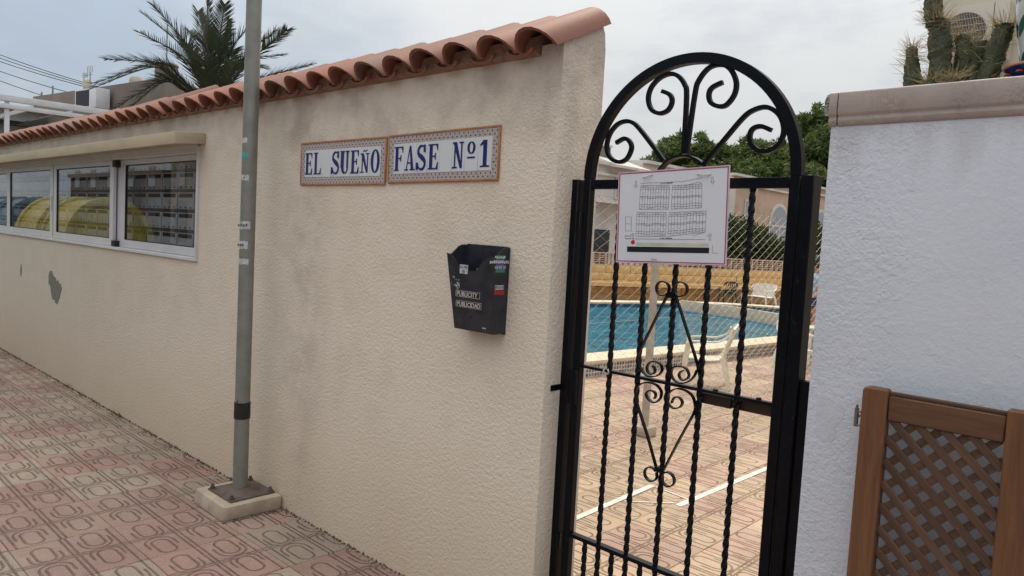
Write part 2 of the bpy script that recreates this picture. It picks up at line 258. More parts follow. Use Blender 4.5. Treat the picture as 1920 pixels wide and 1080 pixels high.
# ------------------------------------------------------------------ geometry helpers
WL = {}                                              # world position of every parent
def tag(o, label, cat, group=None):
    o['label'] = label; o['category'] = cat
    if group: o['group'] = group
    return o
def thing(name, label, cat, loc=(0, 0, 0), group=None):
    o = bpy.data.objects.new(name, None); COL.objects.link(o); o.location = loc; o.empty_display_size = .1; WL[o] = V(loc)
    return tag(o, label, cat, group)
class MB:
    def __init__(s): s.v = []; s.f = []; s.mi = []
    def add(s, vs, fs, mi=0):
        n = len(s.v); s.v += [tuple(v) for v in vs]; s.f += [tuple(i + n for i in f) for f in fs]; s.mi += [mi] * len(fs); return s
    def box(s, x0, x1, y0, y1, z0, z1, mi=0, T=None):
        vs = [V((x, y, z)) for x in (x0, x1) for y in (y0, y1) for z in (z0, z1)]
        if T is not None: vs = [T @ v for v in vs]
        return s.add(vs, [(0, 1, 3, 2), (4, 6, 7, 5), (0, 4, 5, 1), (2, 3, 7, 6), (0, 2, 6, 4), (1, 5, 7, 3)], mi)
    def bar(s, a, b, w, h, mi=0, upv=V((0, 0, 1))):
        a, b = V(a), V(b); d = b - a; l = d.length; d /= l; x = upv.cross(d)
        x = V((1, 0, 0)) if x.length < 1e-4 else x.normalized(); y = d.cross(x)
        T = Matrix.Translation(a) @ Matrix((x, y, d)).transposed().to_4x4()
        return s.box(-w / 2, w / 2, -h / 2, h / 2, 0, l, mi, T)
    def tube(s, pts, r, n=8, mi=0, sq=None, twist=0, cap=True, ref=V((0, 1, 0))):
        pts = [V(p) for p in pts]; k = len(pts); rs = r if isinstance(r, (list, tuple)) else [r] * k; vs = []
        for i, p in enumerate(pts):
            t = (pts[min(i + 1, k - 1)] - pts[max(i - 1, 0)]).normalized()
            a = ref - t * ref.dot(t)
            if a.length < 1e-3: a = V((1, 0, 0)) - t * t.x
            a.normalize(); b = t.cross(a)
            for j in range(n):
                if sq: cx, cy = sq[j]; 
                else: cx, cy = cos(2 * pi * j / n), sin(2 * pi * j / n)
                if twist: q = twist * i; cx, cy = cx * cos(q) - cy * sin(q), cx * sin(q) + cy * cos(q)
                vs.append(p + (a * cx + b * cy) * rs[i])
        fs = [(i * n + j, i * n + (j + 1) % n, (i + 1) * n + (j + 1) % n, (i + 1) * n + j) for i in range(k - 1) for j in range(n)]
        if cap: fs += [tuple(range(n))[::-1], tuple(range((k - 1) * n, k * n))]
        return s.add(vs, fs, mi)
    def lathe(s, prof, c=(0, 0, 0), n=24, mi=0):
        c = V(c); vs = [c + V((r * cos(2 * pi * j / n), r * sin(2 * pi * j / n), z)) for r, z in prof for j in range(n)]
        fs = [(i * n + j, i * n + (j + 1) % n, (i + 1) * n + (j + 1) % n, (i + 1) * n + j) for i in range(len(prof) - 1) for j in range(n)]
        return s.add(vs, fs, mi)
    def prism(s, poly, a, b, mi=0, axis='X'):           # poly extruded along an axis from a to b
        n = len(poly); mk = {'X': lambda p, q: (q, p[0], p[1]), 'Y': lambda p, q: (p[0], q, p[1]), 'Z': lambda p, q: (p[0], p[1], q)}[axis]
        vs = [mk(p, a) for p in poly] + [mk(p, b) for p in poly]
        return s.add(vs, [tuple(range(n)), tuple(range(n, 2 * n))[::-1]] + [(i, i + n, (i + 1) % n + n, (i + 1) % n) for i in range(n)], mi)
    def mesh(s, name, mats, smooth=False, bevel=0, org=(0, 0, 0)):
        me = bpy.data.meshes.new(name); o = V(org)
        me.from_pydata([(v[0] - o.x, v[1] - o.y, v[2] - o.z) for v in s.v], [], s.f)
        for m in (mats if isinstance(mats, (list, tuple)) else [mats]): me.materials.append(m if not isinstance(m, str) else M[m])
        if len(me.materials) > 1: me.polygons.foreach_set('material_index', s.mi)
        bm = bmesh.new(); bm.from_mesh(me); bmesh.ops.recalc_face_normals(bm, faces=bm.faces)
        if bevel:
            es = [e for e in bm.edges if len(e.link_faces) == 2 and e.calc_face_angle(0) > .5]
            bmesh.ops.bevel(bm, geom=es, offset=bevel, segments=2 if bevel > .004 else 1, affect='EDGES', profile=.6)
        bm.to_mesh(me); bm.free()
        if smooth or bevel:
            me.polygons.foreach_set('use_smooth', [True] * len(me.polygons))
            try: me.set_sharp_from_angle(angle=R(42))
            except Exception: pass
        return me
    def build(s, name, mats, parent=None, smooth=False, bevel=0, org=None, kind=None):
        o0 = WL[parent] if parent is not None else V(org or (0, 0, 0))
        me = s.mesh(name, mats, smooth, bevel, o0); return link(name, me, parent, (0, 0, 0) if parent is not None else o0, kind)
def link(name, me, parent=None, loc=(0, 0, 0), kind=None, rot=None):
    o = bpy.data.objects.new(name, me); COL.objects.link(o); o.location = loc
    if rot: o.rotation_euler = rot
    if parent is not None: o.parent = parent; WL[o] = WL[parent] + V(loc)
    else: WL[o] = V(loc)
    if kind: o['kind'] = kind
    return o
def spline(P, n=6, closed=False):
    P = [V(p) for p in P]; k = len(P); o = []
    for i in range(k - 1):
        p0, p1, p2, p3 = P[max(i - 1, 0)], P[i], P[i + 1], P[min(i + 2, k - 1)]
        for j in range(n):
            t = j / n; o.append(.5 * ((2 * p1) + (p2 - p0) * t + (2 * p0 - 5 * p1 + 4 * p2 - p3) * t * t + (3 * p1 - p0 - 3 * p2 + p3) * t ** 3))
    return o + [P[-1]]
def text_mb(mb, body, size, x, y, z, mi=0, bold=0, sx=1, ext=.0004, align='LEFT', rotz=None):
    if body[0] == '~':                                  # print too small to read: a row of short marks
        T = Matrix.Translation((x, y, z)) @ (rotz or Matrix.Identity(4)); u = 0 if align == 'LEFT' else -len(body) * size * .27
        for ch in body[1:]:
            if ch != ' ': mb.box(u, u + size * .38, -ext * 2, ext * 2, random.uniform(0, .15) * size, random.uniform(.45, .72) * size, mi, T)
            u += size * .55
        return
    c = bpy.data.curves.new('t', 'FONT'); c.body = body; c.size = size; c.extrude = ext; c.offset = bold; c.align_x = align; c.resolution_u = 2
    o = bpy.data.objects.new('t', c); COL.objects.link(o); me = o.to_mesh()
    T = Matrix.Translation((x, y, z)) @ (rotz or Matrix.Identity(4)) @ Matrix.Rotation(pi / 2, 4, 'X') @ Matrix.Diagonal((sx, 1, 1, 1))
    mb.add([T @ v.co for v in me.vertices], [tuple(p.vertices) for p in me.polygons], mi); o.to_mesh_clear(); bpy.data.objects.remove(o); bpy.data.curves.remove(c)
def leaf_cloud(name, centres, n, size, mats, parent, elong=1.6, shell=.55, seed=1):
    g = np.random.default_rng(seed); cs = np.array([c[:3] for c in centres], float); rs = np.array([c[3] if len(c) > 3 else 1 for c in centres], float); sq = np.array([c[4] if len(c) > 4 else .75 for c in centres], float)
    pr = rs ** 2; pr /= pr.sum(); idx = g.choice(len(cs), n, p=pr)
    d = g.normal(size=(n, 3)); d /= np.linalg.norm(d, axis=1)[:, None]; rad = (shell + (1 - shell) * g.random(n) ** .7) * (1 + .12 * g.normal(size=n))
    p = cs[idx] + d * (rs[idx] * rad)[:, None] * np.stack([np.ones(n), np.ones(n), sq[idx]], 1)
    a = g.normal(size=(n, 3)) + d * .9; a /= np.linalg.norm(a, axis=1)[:, None]; b = np.cross(a, g.normal(size=(n, 3))); b /= np.linalg.norm(b, axis=1)[:, None]
    s = size * (.6 + .8 * g.random(n))[:, None]; a = a * s * elong; b = b * s * .5
    o = np.array(WL[parent]) if parent is not None else np.zeros(3)
    v = np.stack([p - a, p - b * 1.0, p + a, p + b], 1).reshape(-1, 3) - o
    me = bpy.data.meshes.new(name); me.from_pydata(v.tolist(), [], np.arange(4 * n).reshape(-1, 4).tolist()); me.materials.append(M[mats])
    return link(name, me, parent)
# ================================================================== SETTING
def sheet(name, x0, x1, y0, y1, z, m, parent=None, kind=None):
    return MB().add([(x0, y0, z), (x1, y0, z), (x1, y1, z), (x0, y1, z)], [(0, 1, 2, 3)]).build(name, m, parent, kind=kind)
sheet('ground', -900, 900, -900, 900, -.16, 'ground', kind='structure')
pav = sheet('pavement', -60, 30, -2.9, 2.75, -.006, 'pave_sheet', kind='structure'); WL[pav] = V((0, 0, 0))
kb = MB().box(-60, 30, -3.05, -2.9, -.12, 0); kb.build('kerb', 'concrete', kind='structure')
sheet('road', -200, 200, -9, -3.05, -.12, 'asphalt', kind='structure')
sheet('far_pavement', -200, 200, -60, -9, -.02, 'concrete', kind='structure')
deck = sheet('pool_deck', -13.5, 12, 2.75, 60, -.006, 'deck_sheet', kind='structure'); WL[deck] = V((0, 0, 0))
def pavers(parent, x0, nx, px, y0, ny, py, ma, mb_):
    ms = []
    for k in (ma, mb_):
        b = MB().box(-px / 2 + .002, px / 2 - .002, -py / 2 + .002, py / 2 - .002, -.03, 0); ms.append(b.mesh('paving_tile', k, bevel=.003))
    for i in range(nx):
        for j in range(ny):
            k = (i + j) % 2
            if random.random() < .13: k = 1 - k
            o = link('paving_tile', ms[k], parent, (x0 + (i + .5) * px, y0 + (j + .5) * py, random.uniform(-.0012, .0012)), rot=(random.gauss(0, .0015), random.gauss(0, .0015), random.gauss(0, .002) + (pi if random.random() < .5 else 0)))
pavers(pav, -3.71 - .51 * 19, 30, .51, 1.42 - .48 * 5, 7, .48, 'pink', 'grey')
pavers(deck, -1.93 - .51 * 8, 12, .51, 3.75 - .5 * 2, 21, .50, 'dpink', 'dbeige')
# --- painted marks on the deck
b = MB()
def strip(b, p, q, w, z=.004):
    p, q = V((*p, z)), V((*q, z)); d = (q - p).normalized(); n = V((-d.y, d.x, 0)) * w / 2; b.add([p - n, q - n, q + n, p + n], [(0, 1, 2, 3)])
strip(b, (-2.66, 3.0), (-2.72, 4.45), .045); strip(b, (-2.39, 4.24), (-2.33, 9.5), .045); o = b.build('painted_line', 'white_paint', kind='structure')
b = MB(); strip(b, (-2.69, 4.44), (-2.41, 4.40), .014, .0045); strip(b, (-2.66, 4.02), (-2.42, 4.27), .012, .0045); b.build('painted_line', 'white_paint', kind='structure')

# ================================================================== THE RENDERED WALL
YF, YB = 2.26, 2.53; XE = -1.915
wl = thing('boundary_wall', 'long beige rendered wall with a terracotta tiled top and a window of letterboxes', 'wall', (-6, 2.4, 0))
b = MB(); prof = [(YF, -.1), (YF, 2.43), (2.50, 2.545), (YB, 2.50), (YB, -.1)]
b.prism([(YF, -.1), (YF, 2.468), (2.36, 2.516), (2.44, 2.560), (2.475, 2.59), (2.50, 2.592), (2.52, 2.56), (YB, 2.49), (YB, -.1)], -2.03, XE)
b.prism(prof, -5.155, -2.03); b.prism([(YF, -.1), (YF, 1.40), (YB, 1.40), (YB, -.1)], -12.16, -5.155)
b.prism([(YF, 2.235), (YF, 2.43), (2.50, 2.545), (YB, 2.50), (YB, 2.235)], -12.16, -5.155); b.prism(prof, -45, -12.16)
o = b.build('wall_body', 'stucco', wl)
b = MB(); b.box(-12.3, -5.0, 2.92, 3.0, -.1, 2.45); b.box(-12.3, -5.0, YB, 2.92, 1.30, 1.36); b.box(-12.3, -5.0, YB, 2.92, 2.40, 2.45); b.box(-5.06, -5.0, YB, 2.92, 1.36, 2.40); b.box(-12.3, -12.24, YB, 2.92, 1.36, 2.40)
b.build('cabinet_wall', 'shelf', wl)
b = MB(); b.prism([(2.228, 2.44), (2.236, 2.50), (2.48, 2.615), (2.50, 2.60), (2.50, 2.50), (2.262, 2.425)], -45, -2.035); b.build('mortar_bed', 'mortar', wl)
# concrete canopy over the window
b = MB(); b.prism([(2.05, 2.19), (2.05, 2.272), (YF + .002, 2.285), (YF + .002, 2.215)], -12.4, -5.07); b.build('canopy', 'concrete2', wl, bevel=.006)
# roof tiles
def tile_mesh(name, r0, r1, h0, h1, ln, sgn, n=10, th=.013):
    b = MB(); vs = []
    for y, r, h in ((0, r0, h0), (ln, r1, h1)):
        for k in (0, 1):
            for j in range(n + 1):
                a = pi * j / n; q = k * th
                zc = sgn * (h - q) * sin(a) ** 1.12; vs.append(((r - q) * cos(a), y - (zc * .45 if y == 0 and sgn > 0 else 0), zc))
    m = n + 1; fs = []
    for j in range(n):
        fs += [(j, j + 1, 2 * m + j + 1, 2 * m + j), (m + j, 3 * m + j, 3 * m + j + 1, m + j + 1), (j, m + j, m + j + 1, j + 1), (2 * m + j, 2 * m + j + 1, 3 * m + j + 1, 3 * m + j)]
    fs += [(0, 2 * m, 3 * m, m), (n, m + n, 3 * m + n, 2 * m + n)]
    return b.add(vs, fs).mesh(name, 'terra', smooth=True)
cov = tile_mesh('roof_tile', .107, .094, .096, .086, .38, 1); cha = tile_mesh('channel_tile', .075, .075, .034, .034, .36, -1)
SL = R(25.5); xs = []; x = -2.0
while x > -15 or len(xs) < 75:
    xs.append(x); x -= .2205
for i, x in enumerate(xs):
    yaw = random.gauss(0, .012); dz = random.gauss(0, .002); dy = random.gauss(0, .005)
    if i == 0: yaw = -.03
    if i == 16: yaw, dz = -.16, .012
    if i == 9: yaw = .04
    o = link('roof_tile', cov, wl, V((x + random.gauss(0, .003), 2.203 + dy, 2.440 + dz)) - WL[wl], rot=(SL + random.gauss(0, .008), random.gauss(0, .01), yaw))
    if i: link('channel_tile', cha, wl, V((x + .11, 2.205 + dy, 2.452)) - WL[wl], rot=(SL, 0, 0))
# bare patches where the render has flaked
b = MB(); P = [(-8.6, 1.093), (-8.532, 1.088), (-8.481, 1.041), (-8.415, 1.031), (-8.381, .999), (-8.317, 1.014), (-8.316, .985), (-8.252, .985), (-8.211, .945), (-8.278, .84), (-8.356, .773), (-8.422, .776), (-8.44, .814), (-8.505, .798), (-8.557, .854), (-8.594, .936), (-8.646, .952), (-8.649, 1.044)]
b.prism(P, YF - .003, YF + .02, axis='Y'); b.build('bare_patch', simple('bare_cement', (.20, .20, .18), (.15, .15, .14), 20, .95, bump=.5), wl)
b = MB(); b.prism([(-9.70, 1.085), (-9.672, 1.08), (-9.668, 1.0), (-9.69, .945), (-9.715, .95), (-9.722, 1.03)], YF - .003, YF + .02, axis='Y'); b.build('bare_patch', bpy.data.materials['bare_cement'], wl)

# window
wn = MB(); Yo = 2.243
wn.box(-12.16, -5.155, Yo, 2.345, 1.400, 1.424); wn.box(-5.18, -5.155, Yo, 2.345, 1.424, 2.205); wn.box(-12.16, -12.13, Yo, 2.345, 1.424, 2.205); wn.box(-12.13, -5.18, 2.252, 2.345, 2.16, 2.234)
wf = wn.build('window', 'alu', wl, bevel=.003)
def sash(x0, x1, y, gl, gr):
    z0, z1, zg0, zg1 = 1.426, 2.158, 1.489, 2.117
    b = MB(); b.box(x0, gl, y, y + .026, z0, z1); b.box(gr, x1, y, y + .026, z0, z1); b.box(gl, gr, y, y + .026, z0, zg0); b.box(gl, gr, y, y + .026, zg1, z1)
    b.build('sash', 'alu', wf, bevel=.002)
    b = MB(); g = .007; b.box(gl, gl + g, y + .004, y + .022, zg0, zg1); b.box(gr - g, gr, y + .004, y + .022, zg0, zg1); b.box(gl + g, gr - g, y + .004, y + .022, zg0, zg0 + g); b.box(gl + g, gr - g, y + .004, y + .022, zg1 - g, zg1); b.build('seal', 'rubber', wf)
    MB().box(gl + g, gr - g, y + .011, y + .015, zg0 + g, zg1 - g).build('glass_pane', 'glass', wf)
sash(-6.93, -5.185, 2.305, -6.70, -5.20); sash(-8.555, -6.86, 2.268, -8.46, -6.945); sash(-10.37, -8.575, 2.268, -10.24, -8.67); sash(-12.12, -10.33, 2.305, -12.0, -10.42)
for x in (-6.875, ):
    MB().box(x, x + .075, 2.262, 2.303, 2.10, 2.155).build('brush_block', 'rubber', wf); MB().box(x, x + .075, 2.262, 2.303, 1.428, 1.475).build('brush_block', 'rubber', wf)
MB().box(-8.573, -8.557, 2.270, 2.285, 1.45, 2.15).build('brush_strip', 'rubber', wf)
MB().box(-8.60, -8.585, 2.258, 2.268, 1.70, 1.85).build('window_latch', 'alu', wf)

# letterboxes behind the glass
bank = thing('letterbox_bank', 'bank of grey steel letterboxes in rows behind the sliding window of the beige wall', 'letterboxes', (-8.5, 2.7, 1.36))
bx = MB(); bx.box(-.145, .145, 0, .2, -.068, .068); bm_ = bx.mesh('letterbox', 'mbox', bevel=.003)
s_ = MB().box(-.12, .12, -.004, 0, .026, .056).mesh('letter_slot', 'slot')
k_ = MB()
for q in (-.09, 0, .09): k_.box(q - .008, q + .008, -.004, 0, -.058, -.046)
k_ = k_.mesh('lock_row', 'slot'); yl = MB().box(-.03, .03, -.003, 0, -.03, .012).mesh('name_label', 'yellow')
for c in range(21):
    for r in range(5):
        p = V((-5.54 - .31 * c, 2.46, 2.15 - .158 * r)); o = link('letterbox', bm_, bank, p - WL[bank])
        if c == 4 and r == 4: o.data = bm_.copy(); o.data.materials[0] = M['cgreen']; o['label'] = 'green letterbox door'
        link('letter_slot', s_, o, (0, 0, 0)); link('lock_row', k_, o, (0, 0, 0), 'stuff')
        if (c * 7 + r * 3) % 5 == 0 and r > 0: link('name_label', yl, o, (0, 0, 0))
for r in range(6): MB().box(-12.1, -5.35, 2.45, 2.80, 2.229 - .158 * r - .008, 2.229 - .158 * r + .008).build('shelf', 'shelf', bank)

# ================================================================== AZULEJO SIGNS
def glyph(b, ch, x, z, w, h, y, mi=0):
    """serif capitals from stems, hairlines, serifs and bowls; box x..x+w, z..z+h on the plane y"""
    T = .30 * w; t = .07 * h; k = [0]
    def rc(x0, x1, z0, z1): k[0] += 1; b.box(x + x0 * w, x + x1 * w, y - .0008 - k[0] * .00012, y, z + z0 * h, z + z1 * h, mi)
    def poly(P): k[0] += 1; b.prism([(x + p[0] * w, z + p[1] * h) for p in P], y - .0008 - k[0] * .00012, y, mi, 'Y')
    def stroke(P, ws):
        P = [V((p[0] * w, p[1] * h)) for p in P]
        for i in range(len(P) - 1):
            d = (P[i + 1] - P[i]).normalized(); n0 = V((-d.y, d.x)) * ws[i] * w / 2; n1 = V((-d.y, d.x)) * ws[i + 1] * w / 2; e = d * .004 * h
            q = [P[i] - e - n0, P[i + 1] + e - n1, P[i + 1] + e + n1, P[i] - e + n0]; k[0] += 1
            b.prism([(x + a.x, z + a.y) for a in q], y - .0008 - (k[0] % 7) * .00012, y, mi, 'Y')
    if ch in 'EFL':
        rc(.12, .42, 0, 1); rc(0, .5, 0, .055)
        if ch != 'L': rc(0, .95, .945, 1); poly([(.78, .95), (.95, .95), (.95, .74), (.90, .74)]); rc(.42, .7, .49, .54); poly([(.62, .515), (.70, .65), (.76, .65), (.76, .38), (.70, .38)])
        else: rc(0, .55, .945, 1)
        if ch != 'F': rc(.4, .97, 0, .055); poly([(.78, .05), (.97, .05), (.97, .28), (.92, .28)])
    elif ch in 'OUº':
        n = 28
        a0, a1 = (0, 2 * pi) if ch != 'U' else (pi, 2 * pi)
        P = []; ws = []
        for i in range(n + 1):
            a = a0 + (a1 - a0) * i / n
            if ch == 'U': P.append((.5 + .31 * cos(a), .28 + .25 * sin(a))); ws.append(.10 + (.20 if cos(a) < 0 else .04) * abs(cos(a)))
            else: P.append((.5 + .36 * cos(a), .5 + .465 * sin(a))); ws.append(.09 + .19 * abs(cos(a)) ** 1.3)
        stroke(P, ws)
        if ch == 'U': rc(.04, .34, .26, 1); rc(.74, .88, .26, 1); rc(-.05, .45, .95, 1); rc(.60, 1.02, .95, 1)
    elif ch == 'S':
        P = spline([(.86, .74, 0), (.84, .86, 0), (.60, .96, 0), (.34, .94, 0), (.16, .80, 0), (.22, .64, 0), (.50, .52, 0), (.78, .38, 0), (.86, .22, 0), (.70, .06, 0), (.44, .03, 0), (.20, .12, 0), (.12, .27, 0)], 4)
        n = len(P); stroke([(p.x, p.y) for p in P], [.09 + .24 * math.exp(-((i / n - .5) / .13) ** 2) + .08 * math.exp(-((i / n - .27) / .1) ** 2) + .08 * math.exp(-((i / n - .75) / .1) ** 2) for i in range(n)])
        rc(.80, .90, .70, 1); rc(.06, .16, 0, .30)
    elif ch == 'N':
        rc(.14, .26, 0, 1); rc(.76, .88, 0, 1); poly([(.04, 1), (.36, 1), (.88, .0), (.70, 0)]); rc(-.03, .42, 0, .055); rc(.60, 1.02, .945, 1); rc(-.02, .3, .945, 1)
    elif ch == 'A':
        poly([(.44, 1), (.60, 1), (.92, 0), (.62, 0)]); poly([(.44, 1), (.50, .93), (.18, 0), (.08, 0)]); rc(.26, .70, .28, .335); rc(-.04, .34, 0, .055); rc(.52, 1.04, 0, .055)
    elif ch == '1':
        rc(.36, .68, 0, 1); rc(.12, .92, 0, .06); poly([(.36, 1), (.36, .84), (.08, .78), (.10, .84)])
def azulejo(name, label, x0, x1, z0, z1, chars, tilt):
    t = thing(name, label, 'tile sign', ((x0 + x1) / 2, 2.25, (z0 + z1) / 2)); y = 2.249; fr = .011; bd = .034
    b = MB(); b.box(x0, x1, y, 2.262, z1 - fr, z1); b.box(x0, x1, y, 2.262, z0, z0 + fr); b.box(x0, x0 + fr, y, 2.262, z0 + fr, z1 - fr); b.box(x1 - fr, x1, y, 2.262, z0 + fr, z1 - fr); b.build('frame', 'terra2', t, bevel=.003)
    a0, a1, c0, c1 = x0 + fr, x1 - fr, z0 + fr, z1 - fr; i0, i1 = a0 + bd, a1 - bd; n = 8; w = (i1 - i0) / n; g = .0007
    for k in range(n):
        u0, u1 = i0 + k * w + g, i0 + (k + 1) * w - g
        for lo, hi in ((c1 - bd + g, c1), (c0, c0 + bd - g)): MB().box(u0, u1, y + .003 + random.uniform(0, .0006), 2.26, lo, hi).build('border_tile', 'azul', t)
        lt = MB().box(u0, u1, y + .002 + random.uniform(0, .0006), 2.26, c0 + bd, c1 - bd).build('letter_tile', 'glaze', t, bevel=.001)
        ch = chars[k]; H = c1 - c0 - 2 * bd
        if ch != ' ':
            m = MB()
            if ch == 'º': glyph(m, 'º', u0 + w * .2, c0 + bd + H * .52, w * .6, H * .36, y + .0015); m.box(u0 + w * .2, u1 - w * .2, y + .0008, y + .002, c0 + bd + H * .38, c0 + bd + H * .43)
            elif ch == 'Ñ':
                glyph(m, 'N', u0 + w * .09, c0 + bd + H * .12, w * .82, H * .66, y + .0015)
                for (p, q) in (((.30, .84), (.42, .88)), ((.42, .88), (.58, .84)), ((.58, .84), (.72, .89))): m.prism([(u0 + w * p[0], c0 + bd + H * (p[1] - .022)), (u0 + w * q[0], c0 + bd + H * (q[1] - .022)), (u0 + w * q[0], c0 + bd + H * (q[1] + .022)), (u0 + w * p[0], c0 + bd + H * (p[1] + .022))], y + .0006, y + .002, 0, 'Y')
            else: glyph(m, ch, u0 + w * .08, c0 + bd + H * .10, w * .84, H * .80, y + .0015)
            m.build('letter', 'navy', lt)
    for u0, u1 in ((a0, i0 - g), (i1 + g, a1)):
        for q in range(3): h = (c1 - c0) / 3; MB().box(u0, u1, y + .003, 2.26, c0 + q * h + g, c0 + (q + 1) * h - g).build('border_tile', 'azul', t)
    t.rotation_euler = (0, tilt, 0); return t
azulejo('tile_sign', 'glazed tile sign reading EL SUEÑO in dark blue serif letters', -3.822, -3.020, 1.920, 2.160, 'EL SUEÑO', .004)
azulejo('tile_sign', 'glazed tile sign reading FASE Nº1 in dark blue serif letters', -3.004, -2.232, 1.928, 2.164, 'FASE Nº1', -.008)

# ================================================================== PUBLICITY BOX
fb = thing('flyer_box', 'black plastic wall box marked PUBLICITY and PUBLICIDAD with peeling stickers', 'flyer box', (-2.29, 2.25, 1.28))
def yfront(z): return 2.150 + (1.612 - z) / .32 * .030
b = MB()
FT = [(-2.420, 1.612), (-2.395, 1.606), (-2.370, 1.588), (-2.352, 1.562), (-2.325, 1.548), (-2.275, 1.543), (-2.238, 1.545), (-2.222, 1.560), (-2.200, 1.585), (-2.175, 1.603), (-2.146, 1.608)]
FB = [(-2.382 + (.236) * i / 10, 1.285) for i in range(11)]
n = 11; vs = [(p[0], yfront(p[1]), p[1]) for p in FT] + [(p[0], yfront(p[1]), p[1]) for p in FB]; vs += [(v[0], v[1] + .004, v[2]) for v in vs]; fs = []
for i in range(n - 1): fs += [(i, i + 1, n + i + 1, n + i), (2 * n + i, 3 * n + i, 3 * n + i + 1, 2 * n + i + 1), (i, 2 * n + i, 2 * n + i + 1, i + 1), (n + i, n + i + 1, 3 * n + i + 1, 3 * n + i)]
b.add(vs, fs)
for xt, xb, s in ((-2.420, -2.382, 1), (-2.146, -2.146, -1)):      # sides: wavy top edge rising to the back plate
    tp = [(2.150, 1.612), (2.163, 1.606), (2.178, 1.610), (2.195, 1.625), (2.215, 1.642), (2.235, 1.650), (2.256, 1.651)]; bt = [(2.181 + .075 * i / 6, 1.285) for i in range(7)]; m = 7; vs = []
    for off in (0, .004 * s):
        vs += [(xt + off, *q) for q in tp] + [(xb + off, *q) for q in bt]
    fs = []
    for i in range(m - 1): fs += [(i, i + 1, m + i + 1, m + i), (2 * m + i, 3 * m + i, 3 * m + i + 1, 2 * m + i + 1), (i, 2 * m + i, 2 * m + i + 1, i + 1)]
    b.add(vs, fs)
b.build('box_shell', 'plastic', fb)
b = MB(); b.prism([(-2.424, 1.645), (-2.40, 1.655), (-2.16, 1.653), (-2.142, 1.647), (-2.146, 1.28), (-2.380, 1.28)], 2.254, 2.259, axis='Y'); b.build('back_plate', 'plastic', fb, bevel=.001)
MB().add([(-2.382, 2.181, 1.287), (-2.146, 2.181, 1.287), (-2.146, 2.256, 1.287), (-2.382, 2.256, 1.287)], [(0, 1, 2, 3)]).build('box_floor', 'plastic', fb)
b = MB(); 
for x0, x1, z in ((-2.378, -2.325, 1.381), (-2.378, -2.340, 1.358), (-2.378, -2.362, 1.338), (-2.243, -2.175, 1.372)): b.box(x0, x1, yfront(z) - .0012, yfront(z) + .001, z - .0025, z + .0025)
for x, z, r in ((-2.302, 1.501, .0085), ): b.prism([(x + r * cos(a * pi / 6), z + r * sin(a * pi / 6)) for a in range(12)], yfront(z) - .0012, yfront(z) + .001, axis='Y')
b.build('slots', 'rubber', fb)
b = MB(); b.prism([(-2.285 + .011 * cos(a * pi / 6), 1.345 + .011 * sin(a * pi / 6)) for a in range(12)], 2.1715, 2.176, axis='Y'); b.build('boss', 'plastic', fb, bevel=.001)
for txt, z, w in (('PUBLICITY', 1.440, .150), ('PUBLICIDAD', 1.396, .158)):
    b = MB(); y = yfront(z) - .0015; x0 = -2.366
    b.box(x0, x0 + w, y, y + .004, z - .013, z + .014); pl = b.build('name_plate', 'rubber', fb)
    b = MB(); g = .0012
    for q in ((x0, x0 + w, z + .0128, z + .014), (x0, x0 + w, z - .013, z - .0118), (x0, x0 + g, z - .0118, z + .0128), (x0 + w - g, x0 + w, z - .0118, z + .0128)): b.box(q[0], q[1], y - .0006, y + .0004, q[2], q[3])
    text_mb(b, txt, .0280, x0 + .006, y - .0009, z - .0094, 0, .00025, .99 if len(txt) == 9 else .93); b.build('raised_letters', simple('raised_' + txt.lower(), (.60, .58, .54), (.42, .40, .38), 200, .5), pl)
def sticker(parent, name, x0, x1, z0, z1, m, lines=(), my=None, ink='ink', yy=None, side=None):
    b = MB(); y = yy if yy is not None else yfront((z0 + z1) / 2) - .001
    if side is None:
        b.box(x0, x1, y, y + .0012, z0, z1, 0)
        for i, s in enumerate(lines): h = (z1 - z0) / len(lines); text_mb(b, s, h * .95, (x0 + x1) / 2, y - .0005, z1 - (i + .82) * h, 1, .0001, .8, align='CENTER')
    else:                                                # on the right flank, which faces +X
        b.box(side, side + .0012, x0, x1, z0, z1, 0)
        for i, s in enumerate(lines): h = (z1 - z0) / len(lines); text_mb(b, s, h * .95, side + .0016, (x0 + x1) / 2, z1 - (i + .82) * h, 1, .0002, .62, align='CENTER', rotz=Matrix.Rotation(pi / 2, 4, 'Z'))
    b.build(name, [m, ink], parent)
sticker(fb, 'sticker', -2.338, -2.288, 1.528, 1.566, 'paper', ('610 482', '103'))
b = MB(); y = 2.156
for q in range(26):
    x = random.uniform(-2.248, -2.17); z = random.uniform(1.51, 1.555); s = random.uniform(.003, .010); b.box(x, x + s, y + (1.555 - z) * .09 + .001, yfront(z) + .001, z, z + s * .5)
for q in range(30):
    x = random.gauss(-2.365, .014); z = random.gauss(1.478, .012); s = random.uniform(.002, .005); b.box(x, x + s * .6, yfront(z) - .0009, yfront(z) + .001, z, z + s * 1.6)
b.build('torn_sticker', 'paper', fb)
sticker(fb, 'sticker', 2.180, 2.232, 1.555, 1.60, 'purple', ('~xxxxxxxxxx', '610 482 103'), ink='paper', side=-2.1458); sticker(fb, 'sticker', 2.180, 2.232, 1.600, 1.617, 'green', ('~xxxxxxx',), ink='paper', side=-2.1458); sticker(fb, 'sticker', 2.178, 2.234, 1.545, 1.555, 'green', side=-2.1458)
sticker(fb, 'sticker', 2.176, 2.236, 1.452, 1.474, 'red', side=-2.1458); sticker(fb, 'sticker', 2.180, 2.232, 1.474, 1.492, 'paper', ('600 616 479',), side=-2.1458)
MB().box(-2.200, -2.180, 2.1725, 2.1745, 1.305, 1.309).build('maker_mark', 'paper', fb)

